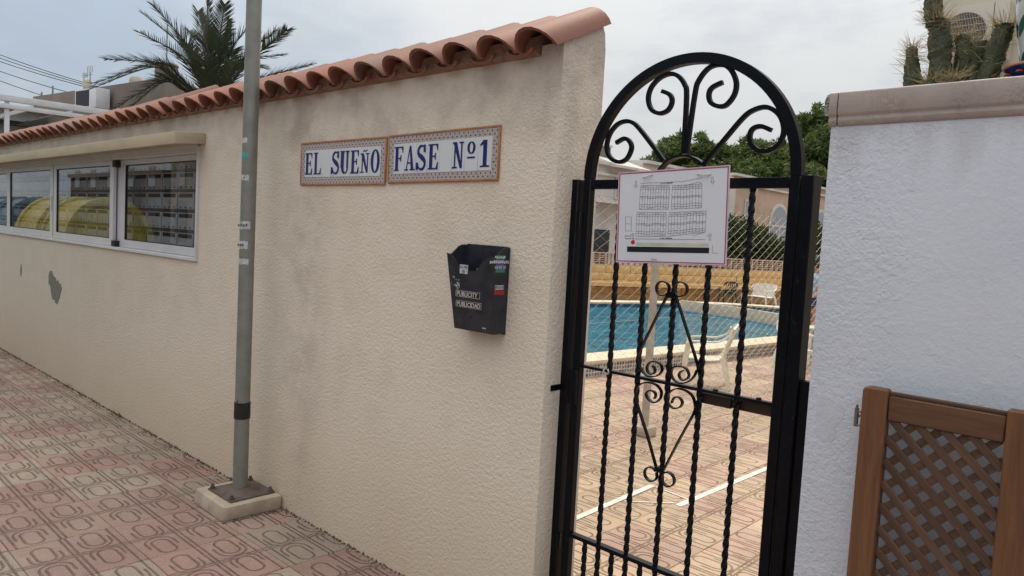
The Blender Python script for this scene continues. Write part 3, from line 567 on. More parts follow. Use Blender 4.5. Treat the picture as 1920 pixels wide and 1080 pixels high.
# ================================================================== POLE
pl = thing('steel_pole', 'tall grey galvanised pole on a concrete plinth with scraps of stickers', 'pole', (-4.10, 2.085, 0))
b = MB(); n = 28; b.lathe([(.043, .112), (.043, 4.6)], (-4.10, 2.085, 0), n); b.build('pole_tube', 'galv', pl, smooth=True)
b = MB(); 
P = [(-4.32, 1.925), (-4.30, 1.905), (-3.93, 1.895), (-3.905, 1.915), (-3.895, 2.255), (-4.315, 2.257)]
vs = [(p[0] - .01, p[1] - .005, 0) for p in P] + [(p[0] * .985 - .0615, p[1] * .985 + .03, .085) for p in P]; vs = [(x, min(y, 2.258), z) for x, y, z in vs]
b.add(vs, [tuple(range(6)), tuple(range(6, 12)), *[(i, (i + 1) % 6, (i + 1) % 6 + 6, i + 6) for i in range(6)]]); b.build('plinth', 'concrete', pl, bevel=.014)
b = MB(); b.box(-4.245, -3.955, 1.955, 2.235, .086, .096); b.build('base_plate', 'rust', pl, bevel=.002)
MB().lathe([(.115, .096), (.075, .108), (.046, .122), (.0435, .122)], (-4.10, 2.085, 0), 28).build('weld_flange', 'rust', pl, smooth=True)
for x, y in ((-4.225, 1.975), (-3.98, 1.975), (-3.98, 2.215), (-4.225, 2.215)): MB().lathe([(0, .122), (.009, .122), (.009, .108), (.015, .108), (.015, .096)], (x, y, 0), 6).build('anchor_bolt', 'rust', pl)
MB().lathe([(.0465, .535), (.0472, .56), (.046, .60), (.0468, .632)], (-4.10, 2.085, 0), 28).build('black_tape', 'rubber', pl, smooth=True)
MB().tube([(-4.07, 2.04, .625), (-4.055, 2.03, .64), (-4.052, 2.03, .655)], .003, 5).build('tape_tail', 'rubber', pl)
def wrap(z0, z1, a0, a1, m, txt=None, nm='sticker'):        # scrap curved round the tube, facing the street
    b = MB(); k = 7; r = .0436; vs = []; a0 += 27; a1 += 37
    for i in range(k):
        a = R(a0 + (a1 - a0) * i / (k - 1)); jj = random.uniform(-.004, .004)
        vs += [(-4.10 + r * cos(a), 2.085 + r * sin(a), z0 + jj), (-4.10 + r * cos(a), 2.085 + r * sin(a), z1 + jj)]
    b.add(vs, [(2 * i, 2 * i + 2, 2 * i + 3, 2 * i + 1) for i in range(k - 1)], 0)
    if txt:
        am = R((a0 + a1) / 2); h = (z1 - z0)
        text_mb(b, txt, h * .62, -4.10 + (r + .0012) * cos(am), 2.085 + (r + .0012) * sin(am), z0 + h * .28, 1, .0003, .55, align='CENTER', rotz=Matrix.Rotation(am + pi / 2, 4, 'Z'))
    b.build(nm, [m, 'ink'], pl)
wrap(2.150, 2.178, 230, 275, 'paper'); wrap(2.070, 2.095, 228, 290, 'teal'); wrap(2.055, 2.064, 222, 268, 'teal'); wrap(1.935, 1.965, 232, 295, 'paper', '99'); wrap(1.655, 1.700, 235, 315, 'paper', '~xxxx'); wrap(1.540, 1.585, 225, 300, 'paper', '~xxx'); wrap(1.450, 1.482, 232, 310, 'paper')

# ================================================================== GATE
def frm(P, y): return [V((p[0], y, p[1])) for p in P]
gf = thing('gate_frame', 'black steel posts holding the arched gate beside the white wall', 'gate frame', (-1.42, 2.39, 0))
MB().box(-1.931, -1.884, 2.362, 2.425, 0, 1.942).build('post', 'iron', gf, bevel=.003)
MB().box(-.974, -.934, 2.362, 2.425, 0, 1.945).build('post', 'iron', gf, bevel=.003)
MB().box(-.932, -.70, 2.375, 2.410, .05, 1.284).build('side_panel', 'iron', gf, bevel=.002)
MB().box(-.90, -.70, 2.412, 2.43, .05, 1.30).build('panel_rail', 'iron', gf)
b = MB(); b.box(-1.932, -1.914, 2.30, 2.362, 1.075, 1.10); b.tube([(-1.914, 2.315, 1.0875), (-1.905, 2.315, 1.0875)], .006, 6); b.build('wall_bracket', 'iron', gf)
for z in (.45, 1.78): MB().tube([(-1.872, 2.358, z - .03), (-1.872, 2.358, z + .03)], .008, 8).build('hinge', 'iron', gf, smooth=True)
gt = thing('arched_gate', 'black wrought iron gate with an arched scrollwork top and twisted bars', 'gate', (-1.42, 2.385, 0.03)); G0, G1 = 2.368, 2.402; YC = 2.385
MB().box(-1.862, -1.826, G0, G1, .05, 1.945).build('stile', 'iron', gt, bevel=.003); MB().box(-1.018, -.981, G0, G1, .05, 1.945).build('stile', 'iron', gt, bevel=.003)
b = MB(); n = 48; cx, cz = -1.4215, 1.945; vs = []
for i in range(n + 1):
    a = pi * i / n; c, s = cos(a), sin(a)
    for r, y in ((.4405, G0), (.4045, G0), (.4045, G1), (.4405, G1)): vs.append((cx + r * c, y, cz + r * s))
fs = [(4 * i + j, 4 * i + (j + 1) % 4, 4 * i + 4 + (j + 1) % 4, 4 * i + 4 + j) for i in range(n) for j in range(4)]
b.add(vs, fs).build('arch', 'iron', gt, smooth=True)
MB().box(-1.826, -1.018, G0 + .002, G1 - .002, 1.904, 1.940).build('cross_rail', 'iron', gt, bevel=.002)
MB().box(-1.84, -1.018, 2.372, 2.396, 1.183, 1.194).build('middle_bar', 'iron', gt, bevel=.001)
MB().box(-1.826, -1.018, 2.370, 2.399, .474, .490).build('lower_bar', 'iron', gt, bevel=.001); MB().box(-1.826, -1.018, 2.370, 2.399, .06, .09).build('bottom_rail', 'iron', gt, bevel=.001)
def twist(x, z0, z1):
    k = int((z1 - z0) / .009); q = .0082; b = MB()
    b.tube([(x, YC, z0 + (z1 - z0) * i / k) for i in range(k + 1)], 1, 4, 0, [(q, q), (-q, q), (-q, -q), (q, -q)], .009 / .062 * pi * .5 * 1.6)
    return b.build('twisted_bar', 'iron', gt)
for x in (-1.688, -1.556, -1.423, -1.291, -1.148): twist(x, .09, 1.904)
for x in (-1.755, -1.622, -1.489, -1.357, -1.22, -1.083): twist(x, .09, .474)
def scroll(P, y, w, h, name='scroll'):                     # flat or round iron strip bent along P
    P = spline(frm(P, y), 6); b = MB()
    if w: b.tube(P, 1, 4, 0, [(w, h), (-w, h), (-w, -h), (w, -h)])
    else: b.tube(P, h, 10)
    return b.build(name, 'iron', gt, smooth=True)
SA = [(-1.505, 2.007), (-1.565, 2.073), (-1.625, 2.135), (-1.655, 2.157), (-1.689, 2.164), (-1.727, 2.153), (-1.759, 2.119), (-1.77, 2.071), (-1.752, 2.03), (-1.71, 2.009), (-1.672, 2.019), (-1.652, 2.058), (-1.663, 2.086), (-1.688, 2.098), (-1.726, 2.083)]
SB = [(-1.424, 2.03), (-1.428, 2.234), (-1.44, 2.28), (-1.468, 2.312), (-1.504, 2.324), (-1.547, 2.313), (-1.581, 2.282), (-1.591, 2.241), (-1.574, 2.201), (-1.537, 2.183), (-1.502, 2.192), (-1.487, 2.221), (-1.498, 2.248), (-1.533, 2.264)]
SC = [(-1.412, 2.03), (-1.395, 2.239), (-1.382, 2.289), (-1.345, 2.328), (-1.297, 2.333), (-1.261, 2.311), (-1.238, 2.267), (-1.242, 2.225), (-1.27, 2.192), (-1.302, 2.191), (-1.331, 2.208), (-1.339, 2.237), (-1.327, 2.258), (-1.289, 2.272)]
SD = [(-1.338, 1.991), (-1.265, 2.075), (-1.205, 2.142), (-1.17, 2.166), (-1.126, 2.174), (-1.089, 2.157), (-1.066, 2.129), (-1.056, 2.088), (-1.07, 2.048), (-1.1, 2.029), (-1.137, 2.03), (-1.164, 2.052), (-1.174, 2.08), (-1.165, 2.104), (-1.136, 2.111), (-1.099, 2.096)]
for P in (SA, SB, SC, SD): scroll(P, YC, .0075, .0075)
b = MB(); r = .112; b.tube([(cx + r * cos(a), YC, 1.922 + r * .89 * sin(a)) for a in [pi * i / 24 for i in range(25)]], 1, 4, 0, [(.016, .0035), (-.016, .0035), (-.016, -.0035), (.016, -.0035)]); b.build('half_ring', 'iron', gt, smooth=True)
UL = [(-1.434, 1.525), (-1.539, 1.296), (-1.546, 1.263), (-1.537, 1.233), (-1.517, 1.212), (-1.492, 1.203), (-1.459, 1.211), (-1.44, 1.232), (-1.445, 1.253), (-1.466, 1.263), (-1.493, 1.256), (-1.505, 1.235), (-1.499, 1.219), (-1.482, 1.213), (-1.470, 1.223), (-1.471, 1.236), (-1.481, 1.246)]
UR = [(-1.408, 1.525), (-1.302, 1.291), (-1.299, 1.256), (-1.313, 1.226), (-1.339, 1.206), (-1.367, 1.201), (-1.391, 1.212), (-1.401, 1.231), (-1.395, 1.251), (-1.372, 1.262), (-1.344, 1.259), (-1.329, 1.242), (-1.330, 1.226), (-1.346, 1.214), (-1.360, 1.217), (-1.368, 1.229), (-1.362, 1.242), (-1.352, 1.248)]
LL = [(-1.431, .857), (-1.481, .974), (-1.539, 1.094), (-1.546, 1.139), (-1.530, 1.166), (-1.498, 1.179), (-1.461, 1.177), (-1.437, 1.157), (-1.439, 1.129), (-1.462, 1.109), (-1.489, 1.117), (-1.501, 1.135), (-1.488, 1.150), (-1.468, 1.150), (-1.459, 1.138), (-1.463, 1.124)]
LR = [(-1.409, .856), (-1.343, 1.005), (-1.297, 1.105), (-1.297, 1.142), (-1.313, 1.168), (-1.348, 1.180), (-1.382, 1.175), (-1.406, 1.152), (-1.407, 1.122), (-1.383, 1.105), (-1.357, 1.112), (-1.346, 1.131), (-1.358, 1.147), (-1.377, 1.146), (-1.387, 1.132), (-1.389, 1.122)]
for P in (UL, UR, LL, LR): scroll(P, 2.366, .0075, .0024, 'flat_scroll')
for c, sg_, lo in (((-1.460, 1.537), -1, 1), ((-1.386, 1.541), 1, 1), ((-1.457, .838), -1, -1), ((-1.383, .838), 1, -1)):
    P = [(-1.423 + sg_ * .006, c[1] - lo * .012)] + [(c[0] - sg_ * .027 * cos(a), c[1] + lo * .026 * sin(a)) for a in [R(-25 + 29 * i) for i in range(13)]]
    scroll(P, 2.366, .0075, .0024, 'flat_scroll')
MB().box(-1.436, -1.410, 2.356, 2.374, 1.505, 1.53).build('collar', 'iron', gt, bevel=.002); MB().box(-1.434, -1.408, 2.356, 2.374, .855, .875).build('collar', 'iron', gt, bevel=.002)
b = MB(); b.box(-1.30, -1.175, 2.398, 2.428, 1.138, 1.177); b.box(-1.165, -1.02, 2.398, 2.428, 1.141, 1.179); b.box(-1.175, -1.165, 2.404, 2.42, 1.142, 1.172); b.build('lock_rail', 'beam', gt, bevel=.002)
b = MB(); b.box(-1.872, -1.828, 2.355, 2.368, 1.03, 1.17); b.build('lock_case', 'iron', gt, bevel=.002); MB().lathe([(0, .014), (.008, .012), (.008, 0)], (0, 0, 0), 10).build('keyhole_cover', 'brass', gt).matrix_local = Matrix.Translation(V((-1.85, 2.356, 1.06)) - WL[gt]) @ Matrix.Rotation(pi / 2, 4, 'X')
for x in (-1.23, -1.07): MB().lathe([(.010, 0), (.008, .007), (0, .009)], (x, 2.385, 1.194), 10).build('rivet', 'iron', gt, smooth=True)
MB().lathe([(.006, 0), (.006, .006), (0, .006)], (0, 0, 0), 10).build('hinge_cap', 'alu', gt).matrix_local = Matrix.Translation(V((-1.875, 2.366, 1.875)) - WL[gt]) @ Matrix.Rotation(pi / 2, 4, 'X')
b = MB(); b.tube(spline([(-1.695, 2.362, 1.20), (-1.70, 2.36, 1.188), (-1.688, 2.372, 1.178), (-1.675, 2.36, 1.188), (-1.68, 2.362, 1.20)], 3), .003, 5); b.build('wire_tie', 'tie', gt)

# ================================================================== PLAN SIGN ON THE GATE
ms = thing('plan_sign', 'white sign with a pink border and printed street plan tied to the gate', 'sign', (-1.433, 2.335, 1.80))
SW, SH = .456, .341
def q(px, py):                                            # plan drawing coordinates on the board
    u = (px - 97 + (py - 172) * .033) / 1021; top = 172 - .0774 * (px - 97); bot = 993 + .0366 * (px - 70); return ((u - .5) * SW, (.5 - (py - top) / (bot - top)) * SH)
Z0 = WL[ms]
b = MB(); b.box(-SW / 2, SW / 2, -.002, .002, -SH / 2, SH / 2); bd_ = link('board', b.mesh('board', 'board', bevel=.001), ms)
b = MB(); ly = [-.0026]
def rect(x0, x1, z0, z1, mi): b.box(x0, x1, ly[0], -.002, z0, z1, mi)
w, h = SW / 2, SH / 2
for d, t, mi in ((0, .0035, 0), (.0042, .0036, 1)):
    rect(-w + d, w - d, h - d - t, h - d, mi); rect(-w + d, w - d, -h + d, -h + d + t, mi); rect(-w + d, -w + d + t, -h + d + t, h - d - t, mi); rect(w - d - t, w - d, -h + d + t, h - d - t, mi)
def ln(p0, p1, t=.0008, mi=2, dy=0):
    a, c = V(q(*p0)), V(q(*p1)); d = (c - a)
    if d.length < 1e-6: return
    d.normalize(); nn = V((-d.y, d.x)) * t / 2; b.prism([tuple(a - nn), tuple(c - nn), tuple(c + nn), tuple(a + nn)], ly[0] - dy, -.002, mi, 'Y')
def block(tl, tr, br, bl, n, hs, jit=0):
    f = lambda s, t: tuple((1 - t) * ((1 - s) * tl[i] + s * tr[i]) + t * ((1 - s) * bl[i] + s * br[i]) for i in (0, 1))
    for i in range(n + 1): ln(f(i / n, random.uniform(0, .03)), f(i / n, 1), .0007)
    for t in hs:
        for i in range(n):
            e = .012 * (1 if (i // 3) % 2 else -1) if 0 < t < 1 else 0; ln(f(i / n, t + e), f((i + 1) / n, t + e), .0008, dy=.0002)
    for i in range(n):
        for t in (.04, .95, .3, .7):
            if random.random() < .45: c = f((i + .5) / n, t + .01); ln((c[0] - 4, c[1]), (c[0] + 4, c[1]), .0012)
hs = (0, .09, .17, .47, .53, .62 if 0 else .80, .90, 1)
block((320, 285), (595, 283), (585, 503), (303, 507), 11, hs); block((622, 287), (884, 268), (884, 490), (610, 503), 10, hs); ln((730, 285), (865, 250)); ln((865, 250), (890, 275))
block((283, 535), (567, 533), (560, 755), (272, 755), 11, hs); block((590, 535), (922, 520), (915, 718), (580, 755), 12, hs); ln((800, 755), (920, 715))
ln((315, 267), (715, 247), .0009); ln((715, 247), (890, 210), .0009); ln((165, 778), (910, 787), .0011)
for a_, c_ in (((168, 575), (228, 577)), ((228, 577), (226, 706)), ((226, 706), (166, 704)), ((166, 704), (168, 575)), ((168, 640), (226, 640)), ((166, 745), (222, 747)), ((166, 757), (222, 758)), ((164, 775), (220, 777)), ((166, 745), (164, 775)), ((222, 747), (220, 777)), ((976, 840), (974, 912)), ((974, 912), (1025, 916))): ln(a_, c_, .0008)
def arrow(x, y, s):                                        # hollow arrow, s=+1 points down
    P = [(-6, -30), (6, -30), (6, 12), (17, 12), (0, 34), (-17, 12), (-6, 12)]
    for i in range(7): p, r = P[i], P[(i + 1) % 7]; ln((x + p[0], y + s * p[1]), (x + r[0], y + s * r[1]), .0009)
arrow(272, 276, 1); arrow(975, 235, 1); arrow(243, 760, -1) if 0 else arrow(243, 752, -.75); arrow(954, 762, -1)
for s, x, y in (('~xx xxx xxxxxxxx', 510, 272), ('~xx xxx xxxxxxxx', 505, 778)):
    u, v_ = q(x, y); text_mb(b, s, .0062, u, -.0028, v_, 2, 0, .95, .0002)
cx_, cz_ = q(243, 809); b.prism([(cx_ + .0086 * cos(a * pi / 10), cz_ + .0086 * sin(a * pi / 10)) for a in range(20)], ly[0], -.002, 3, 'Y')
for P, mi in (([(185, 848), (948, 862), (946, 915), (185, 898)], 4), ([(275, 812), (945, 822), (945, 850), (275, 840)], 5)): b.prism([q(*p) for p in P], ly[0], -.002, mi, 'Y')
pr_ = link('printed_plan', b.mesh('printed_plan', ['pinkl', 'mauve', 'ink', 'dot', 'bar', 'cream']), bd_); 
for (x0, y0), (x1, y1) in (((345, 208), (428, 185)), ((846, 172), (955, 178))):
    a, c = q(x0, y0), q(x1, y1); mth = MB(); mth.tube(spline([(a[0], .01, a[1] + .002), (a[0], -.004, a[1] - .001), ((a[0] + c[0]) / 2, -.010, (a[1] + c[1]) / 2 - .004), (c[0], -.004, c[1] - .001), (c[0], .01, c[1] + .002), ((a[0] + c[0]) / 2, .065, 1.945 - 1.80), (a[0], .01, a[1] + .002)], 5), .0026, 6); link('cable_tie', mth.mesh('cable_tie', 'tie', True), ms)
a = q(450, 962); mth = MB(); mth.tube(spline([(a[0] - .012, .01, a[1]), (a[0] - .010, -.004, a[1]), (a[0] + .010, -.004, a[1] - .001), (a[0] + .012, .02, a[1])], 4), .002, 6); link('cable_tie', mth.mesh('cable_tie', 'tie', True), ms)
ms.rotation_euler = (0, R(-2.2), 0)

# ================================================================== WHITE WALL, PLANTER, LATTICE
ww = thing('white_wall', 'white roughcast wall with a pink marble coping, right of the gate', 'wall', (0, 2.3, 0))
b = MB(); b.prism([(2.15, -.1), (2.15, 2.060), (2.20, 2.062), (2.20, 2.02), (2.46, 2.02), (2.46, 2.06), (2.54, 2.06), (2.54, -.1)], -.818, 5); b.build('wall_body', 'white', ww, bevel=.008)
for x0, x1 in ((-.802 - .012, -.806), ): pass
def cope(x0, x1, m='marble'):
    b = MB(); b.prism([(2.137, 2.092), (2.137, 2.146), (2.140, 2.150), (2.215, 2.151), (2.215, 2.06), (2.150, 2.056), (2.145, 2.062), (2.141, 2.072), (2.1435, 2.082), (2.139, 2.087)], x0, x1); return b.build('coping_stone', m, ww, bevel=.0015)
cope(-.822, -.800); cope(-.797, .35); cope(.353, 1.4); cope(1.403, 5)
b = MB(); P = [(2.142, 2.086), (2.140, 2.14), (2.146, 2.148), (2.205, 2.148), (2.205, 2.086)]; n = 5
vs = [(-.822, *p) for p in P] + [(-.832, 2.15 + (p[0] - 2.15) * .9, 2.117 + (p[1] - 2.117) * .94) for p in P] + [(-.838, 2.155 + (p[0] - 2.15) * .8, 2.115 + (p[1] - 2.117) * .66) for p in P]
b.add(vs, [(10, 11, 12, 13, 14)] + [(k * 5 + i, k * 5 + (i + 1) % 5, k * 5 + 5 + (i + 1) % 5, k * 5 + 5 + i) for k in (0, 1) for i in range(5)])
mm = Mat('broken_granite', .8); mm.color(mm.mixc(ramp(mm.noise(220, 3, .6), .42, .58), (.07, .08, .08), (.36, .36, .35))); mm.bump(mm.noise(150, 3), 1, .006); b.build('broken_end', mm.m, ww)
MB().box(-.80, 5, 2.222, 2.458, 2.022, 2.075).build('soil', 'soil', ww)
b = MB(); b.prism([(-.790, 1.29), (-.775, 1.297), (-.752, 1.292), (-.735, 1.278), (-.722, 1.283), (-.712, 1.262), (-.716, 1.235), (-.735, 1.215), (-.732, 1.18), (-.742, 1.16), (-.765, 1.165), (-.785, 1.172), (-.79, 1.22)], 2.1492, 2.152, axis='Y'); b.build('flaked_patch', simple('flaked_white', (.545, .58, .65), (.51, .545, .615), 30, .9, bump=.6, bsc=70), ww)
# lattice gate leaf
lg = thing('lattice_gate', 'brown wooden lattice gate leaf folded back against the white wall', 'wooden gate', (-.45, 2.09, .1)); WY = 2.07
def rounded(x0, x1, z0, z1, r): return [(x0, z0), (x1, z0), (x1, z1 - r * .4), (x1 - r * .4, z1)] + [(x0 + r - r * sin(a), z1 - r + r * cos(a)) for a in (0, .4, .8, 1.2, pi / 2)]
b = MB(); b.prism(rounded(-.645, -.583, .08, 1.352, .012), WY, WY + .04, axis='Y'); b.build('upright', 'woodz', lg, bevel=.0035)
b = MB(); b.prism(rounded(-.3195, -.252, .08, 1.354, .004), WY, WY + .04, axis='Y'); b.build('upright', 'woodz', lg, bevel=.0035)
MB().box(-.581, -.3215, WY + .007, WY + .036, 1.272, 1.337).build('rail', 'woodx', lg, bevel=.003); MB().box(-.581, -.3215, WY + .014, WY + .034, 1.338, 1.346).build('rail_cap', 'woodx', lg, bevel=.001)
MB().box(-.581, -.3215, WY + .007, WY + .036, .12, .19).build('rail', 'woodx', lg, bevel=.003)
x0, x1, z0, z1 = -.583, -.3195, .185, 1.275; pch = .0605
for sgn in (1, -1):
    for k in range(-24, 10):
        c = x0 + k * pch + .012                           # line x = c + (z1 - z) * sgn'
        pts = []
        for z in (z0, z1):
            x = (c + (z1 - z)) if sgn == 1 else (x1 - (c - x0) - (z1 - z))
            pts.append((x, z))
        (xa, za), (xb, zb) = pts
        t0, t1 = 0, 1; dx, dz = xb - xa, zb - za
        ts = sorted([(x0 - xa) / dx, (x1 - xa) / dx]); t0, t1 = max(0, ts[0]), min(1, ts[1])
        if t1 - t0 < .02: continue
        p, r = V((xa + dx * t0, 0, za + dz * t0)), V((xa + dx * t1, 0, za + dz * t1)); L_ = (r - p).length; d = (r - p) / L_
        yy = WY + (.016 if sgn == 1 else .023); s = MB(); s.box(0, L_, -.003, .003, -.0104, .0104)
        o = link('slat', s.mesh('slat', 'slat', bevel=.0008), lg, p + V((0, yy, 0)) - WL[lg], rot=(0, -math.atan2(d.z, d.x), 0))
for x, z in ((-.612, 1.253), (-.285, 1.256)):
    MB().lathe([(0, .002), (.003, .0035), (.007, .004), (.010, 0)], (0, 0, 0), 12).build('screw', 'galv', lg).matrix_local = Matrix.Translation(V((x, WY, z)) - WL[lg]) @ Matrix.Rotation(pi / 2, 4, 'X')
b = MB(); b.tube([(-.664, 2.10, 1.235), (-.664, 2.10, 1.285)], .0055, 10); b.tube([(-.664, 2.10, 1.286), (-.664, 2.10, 1.294)], .0035, 8); b.tube([(-.664, 2.10, 1.24), (-.644, 2.09, 1.24)], .003, 6); b.tube([(-.664, 2.10, 1.278), (-.644, 2.09, 1.278)], .003, 6); b.tube([(-.664, 2.10, 1.26), (-.664, 2.155, 1.26)], .003, 6); b.build('hinge_pin', 'brass', lg, smooth=True)

# cactus
ca = thing('cactus', 'long-spined green cactus with lumpy stems growing behind the marble coping', 'cactus', (-.56, 2.31, 2.07)); g = random.Random(3)
stems = [([(-.575, 2.30, 2.07), (-.587, 2.30, 2.20), (-.598, 2.30, 2.30), (-.604, 2.30, 2.348), (-.610, 2.30, 2.356)], .031, .024), ([(-.612, 2.30, 2.338), (-.622, 2.30, 2.40), (-.625, 2.30, 2.47)], .0225, .022), ([(-.627, 2.29, 2.08), (-.652, 2.29, 2.19), (-.660, 2.29, 2.245), (-.663, 2.29, 2.292)], .030, .012),
         ([(-.555, 2.33, 2.07), (-.543, 2.33, 2.24), (-.548, 2.33, 2.32)], .026, .018), ([(-.53, 2.34, 2.07), (-.515, 2.34, 2.22), (-.505, 2.34, 2.298)], .027, .019), ([(-.51, 2.30, 2.07), (-.472, 2.30, 2.20), (-.450, 2.30, 2.30), (-.447, 2.30, 2.322)], .027, .021), ([(-.60, 2.27, 2.07), (-.605, 2.27, 2.16), (-.60, 2.27, 2.19)], .032, .014), ([(-.555, 2.27, 2.07), (-.55, 2.27, 2.15), (-.548, 2.27, 2.19)], .030, .012)]
for P, r0, r1 in stems:
    Q = spline(P, 8); k = len(Q); n = 18; vs = []; sp = MB(); ph = g.random() * 6
    for i, p in enumerate(Q):
        t = i / (k - 1); r = r0 + (r1 - r0) * t; r *= 1 if t < .9 else max(.25, math.sqrt(max(0, 1 - ((t - .9) / .1) ** 2)))
        for j in range(n):
            a = 2 * pi * j / n; lump = 1 + .17 * sin(4 * a + i * 1.9 + ph) * sin(i * 1.1 + ph) + g.gauss(0, .05)
            vs.append(p + V((cos(a), sin(a), 0)) * r * lump)
            if g.random() < .15 + .35 * (t > .72):
                d0 = V((cos(a), sin(a), g.uniform(-.1, .7) + (t > .8) * g.uniform(0, 1.6))).normalized()
                for _ in range(g.choice((1, 2, 2, 3))):
                    d = (d0 + V((g.gauss(0, .28), g.gauss(0, .28), g.gauss(0, .28)))).normalized(); l = g.uniform(.015, .055); b0 = p + V((cos(a), sin(a), 0)) * r * .95
                    sp.tube([b0, b0 + d * l], [.0007, .0002], 3)
    fs = [(i * n + j, i * n + (j + 1) % n, (i + 1) * n + (j + 1) % n, (i + 1) * n + j) for i in range(k - 1) for j in range(n)] + [tuple(range((k - 1) * n, k * n))]
    st = MB().add(vs, fs).build('stem', 'cactus', ca, smooth=True); sp.build('spines', 'spine', st, kind='stuff')
bw = thing('glazed_bowl', 'dark blue glazed bowl with an orange rim on the marble coping', 'bowl', (-.335, 2.30, 2.15))
b = MB(); b.lathe([(.05, 2.151), (.085, 2.170), (.104, 2.197), (.100, 2.197), (.08, 2.176), (0, 2.17)], (-.335, 2.30, 0), 36); b.build('bowl_body', 'vaseb', bw, smooth=True)
b = MB(); b.tube([(-.335 + .102 * cos(a), 2.30 + .102 * sin(a), 2.197) for a in [2 * pi * i / 36 for i in range(37)]], .0035, 6); b.build('rim', 'rim', bw, smooth=True)
for a in (3.6, 4.1, 4.6, 5.1): MB().lathe([(0, 0), (.010, .002), (.007, .006), (0, .007)], (-.335 + .096 * cos(a), 2.30 + .096 * sin(a), 2.176), 8).build('painted_flower', 'red', bw)
va = thing('painted_vase', 'tall white glazed vase painted with green leaves at the edge of the picture', 'vase', (-.335, 2.30, 2.17))
def vr(z): t = (z - 2.172) / .42; return .062 + .030 * sin(min(1, t) * 2.6)
zs = [2.172 + .42 * i / 22 for i in range(23)]; b = MB(); b.lathe([(0, 2.172)] + [(vr(z), z) for z in zs] + [(vr(2.592) - .008, 2.592), (.05, 2.3)], (-.335, 2.30, 0), 40); vb = b.build('vase_body', 'vasew', va, smooth=True)
def leafp(a, z, ln, wd, ang, m, nm='painted_leaf'):
    b = MB(); vs = []; k = 7
    for i in range(k):
        t = i / (k - 1); w_ = wd * sin(pi * min(1, t + .02)) * .5; l = ln * (t - .5)
        for s in (-1, 1):
            du = l * sin(ang) + s * w_ * cos(ang); dz = l * cos(ang) - s * w_ * sin(ang); zz = z + dz; r = vr(zz) + .0012; aa = a + du / r; vs.append((-.335 + r * cos(aa), 2.30 + r * sin(aa), zz))
    b.add(vs, [(2 * i, 2 * i + 2, 2 * i + 3, 2 * i + 1) for i in range(k - 1)]); b.build(nm, m, vb)
for i in range(26):
    a = 2.6 + (i % 6) * .62; z = 2.215 + (i // 6) * .085; leafp(a + .12 * (i % 2), z, .060, .024, .5 * (-1) ** i, 'vaseg')
for i in range(6): leafp(2.9 + i * .62, 2.30, .02, .018, 0, 'vaseb', 'painted_dot')

# ================================================================== POOL
OUT = spline([(-6.28, 3.4, 0), (-5.95, 7.2, 0), (-5.46, 12.1, 0), (-5.26, 14.6, 0), (-5.55, 17.0, 0), (-6.6, 18.7, 0), (-8.15, 19.0, 0), (-9.5, 17.9, 0), (-10.35, 15.9, 0), (-10.95, 14.2, 0), (-11.7, 11.8, 0), (-12.0, 9, 0), (-11.2, 6, 0), (-9.0, 3.9, 0), (-7.4, 3.1, 0), (-6.28, 3.4, 0)], 8)
def resample(P, st):
    o = [P[0]]; acc = 0
    for a, c in zip(P, P[1:]):
        l = (c - a).length; p = 0
        while acc + (l - p) >= st: p += st - acc; acc = 0; o.append(a + (c - a) * (p / l))
        acc += l - p
    return o
ring = resample(OUT, .5); nr = len(ring)
def nrm(P, i): d = P[(i + 1) % len(P)] - P[i - 1]; return V((d.y, -d.x, 0)).normalized()
NR = [nrm(ring, i) for i in range(nr)]
po = thing('swimming_pool', 'kidney shaped swimming pool with pale coping and a patterned mosaic band', 'swimming pool', (-8.5, 11, 0))
b = MB()
for i in range(nr):
    a, c = ring[i] + NR[i] * .43, ring[(i + 1) % nr] + NR[(i + 1) % nr] * .43; b.add([(a.x, a.y, -.02), (c.x, c.y, -.02), (c.x, c.y, .152), (a.x, a.y, .152)], [(0, 1, 2, 3)])
b.build('mosaic_band', 'mosaic', po)
b = MB()
for i in range(nr):
    a, c = ring[i] + NR[i] * .02, ring[(i + 1) % nr] + NR[(i + 1) % nr] * .02; b.add([(a.x, a.y, -.3), (c.x, c.y, -.3), (c.x, c.y, .165), (a.x, a.y, .165)], [(0, 1, 2, 3)])
b.build('pool_lining', 'poolin', po)
for i in range(nr):
    j = (i + 1) % nr; e = (ring[j] - ring[i]).normalized() * .004
    a0, a1, b0, b1 = ring[i] - NR[i] * .02 + e, ring[i] + NR[i] * .455 + e, ring[j] - NR[j] * .02 - e, ring[j] + NR[j] * .455 - e
    m = MB(); m.add([(*p.xy, z) for z in (.155, .205) for p in (a0, b0, b1, a1)], [(0, 1, 2, 3), (4, 5, 6, 7), (0, 1, 5, 4), (1, 2, 6, 5), (2, 3, 7, 6), (3, 0, 4, 7)]); m.build('coping_stone', 'cop', po, bevel=.012)
pd = spline([(-9.55, 16.35, 0), (-8.1, 16.2, 0), (-6.8, 15.7, 0), (-5.35, 14.9, 0)], 6); dv = resample(pd, .45)
for a, c in zip(dv, dv[1:]):
    m = MB(); m.bar((a.x, a.y, .17), (c.x, c.y, .17), .06, .32); m.build('divider_stone', 'cop', po, bevel=.01)
    m = MB(); m.bar((a.x, a.y, -.05), (c.x, c.y, -.05), .36, .26); m.build('divider_wall', 'poolin', po)
vs = [(p.x, p.y, .075) for p in ring]; MB().add(vs, [tuple(range(nr))]).build('pool_water', 'water', kind='structure')
cut = MB().add([(p.x, p.y, .004) for p in [ring[i] + NR[i] * .40 for i in range(nr)]], [tuple(range(nr))]).build('pool_floor', 'poolin', po)

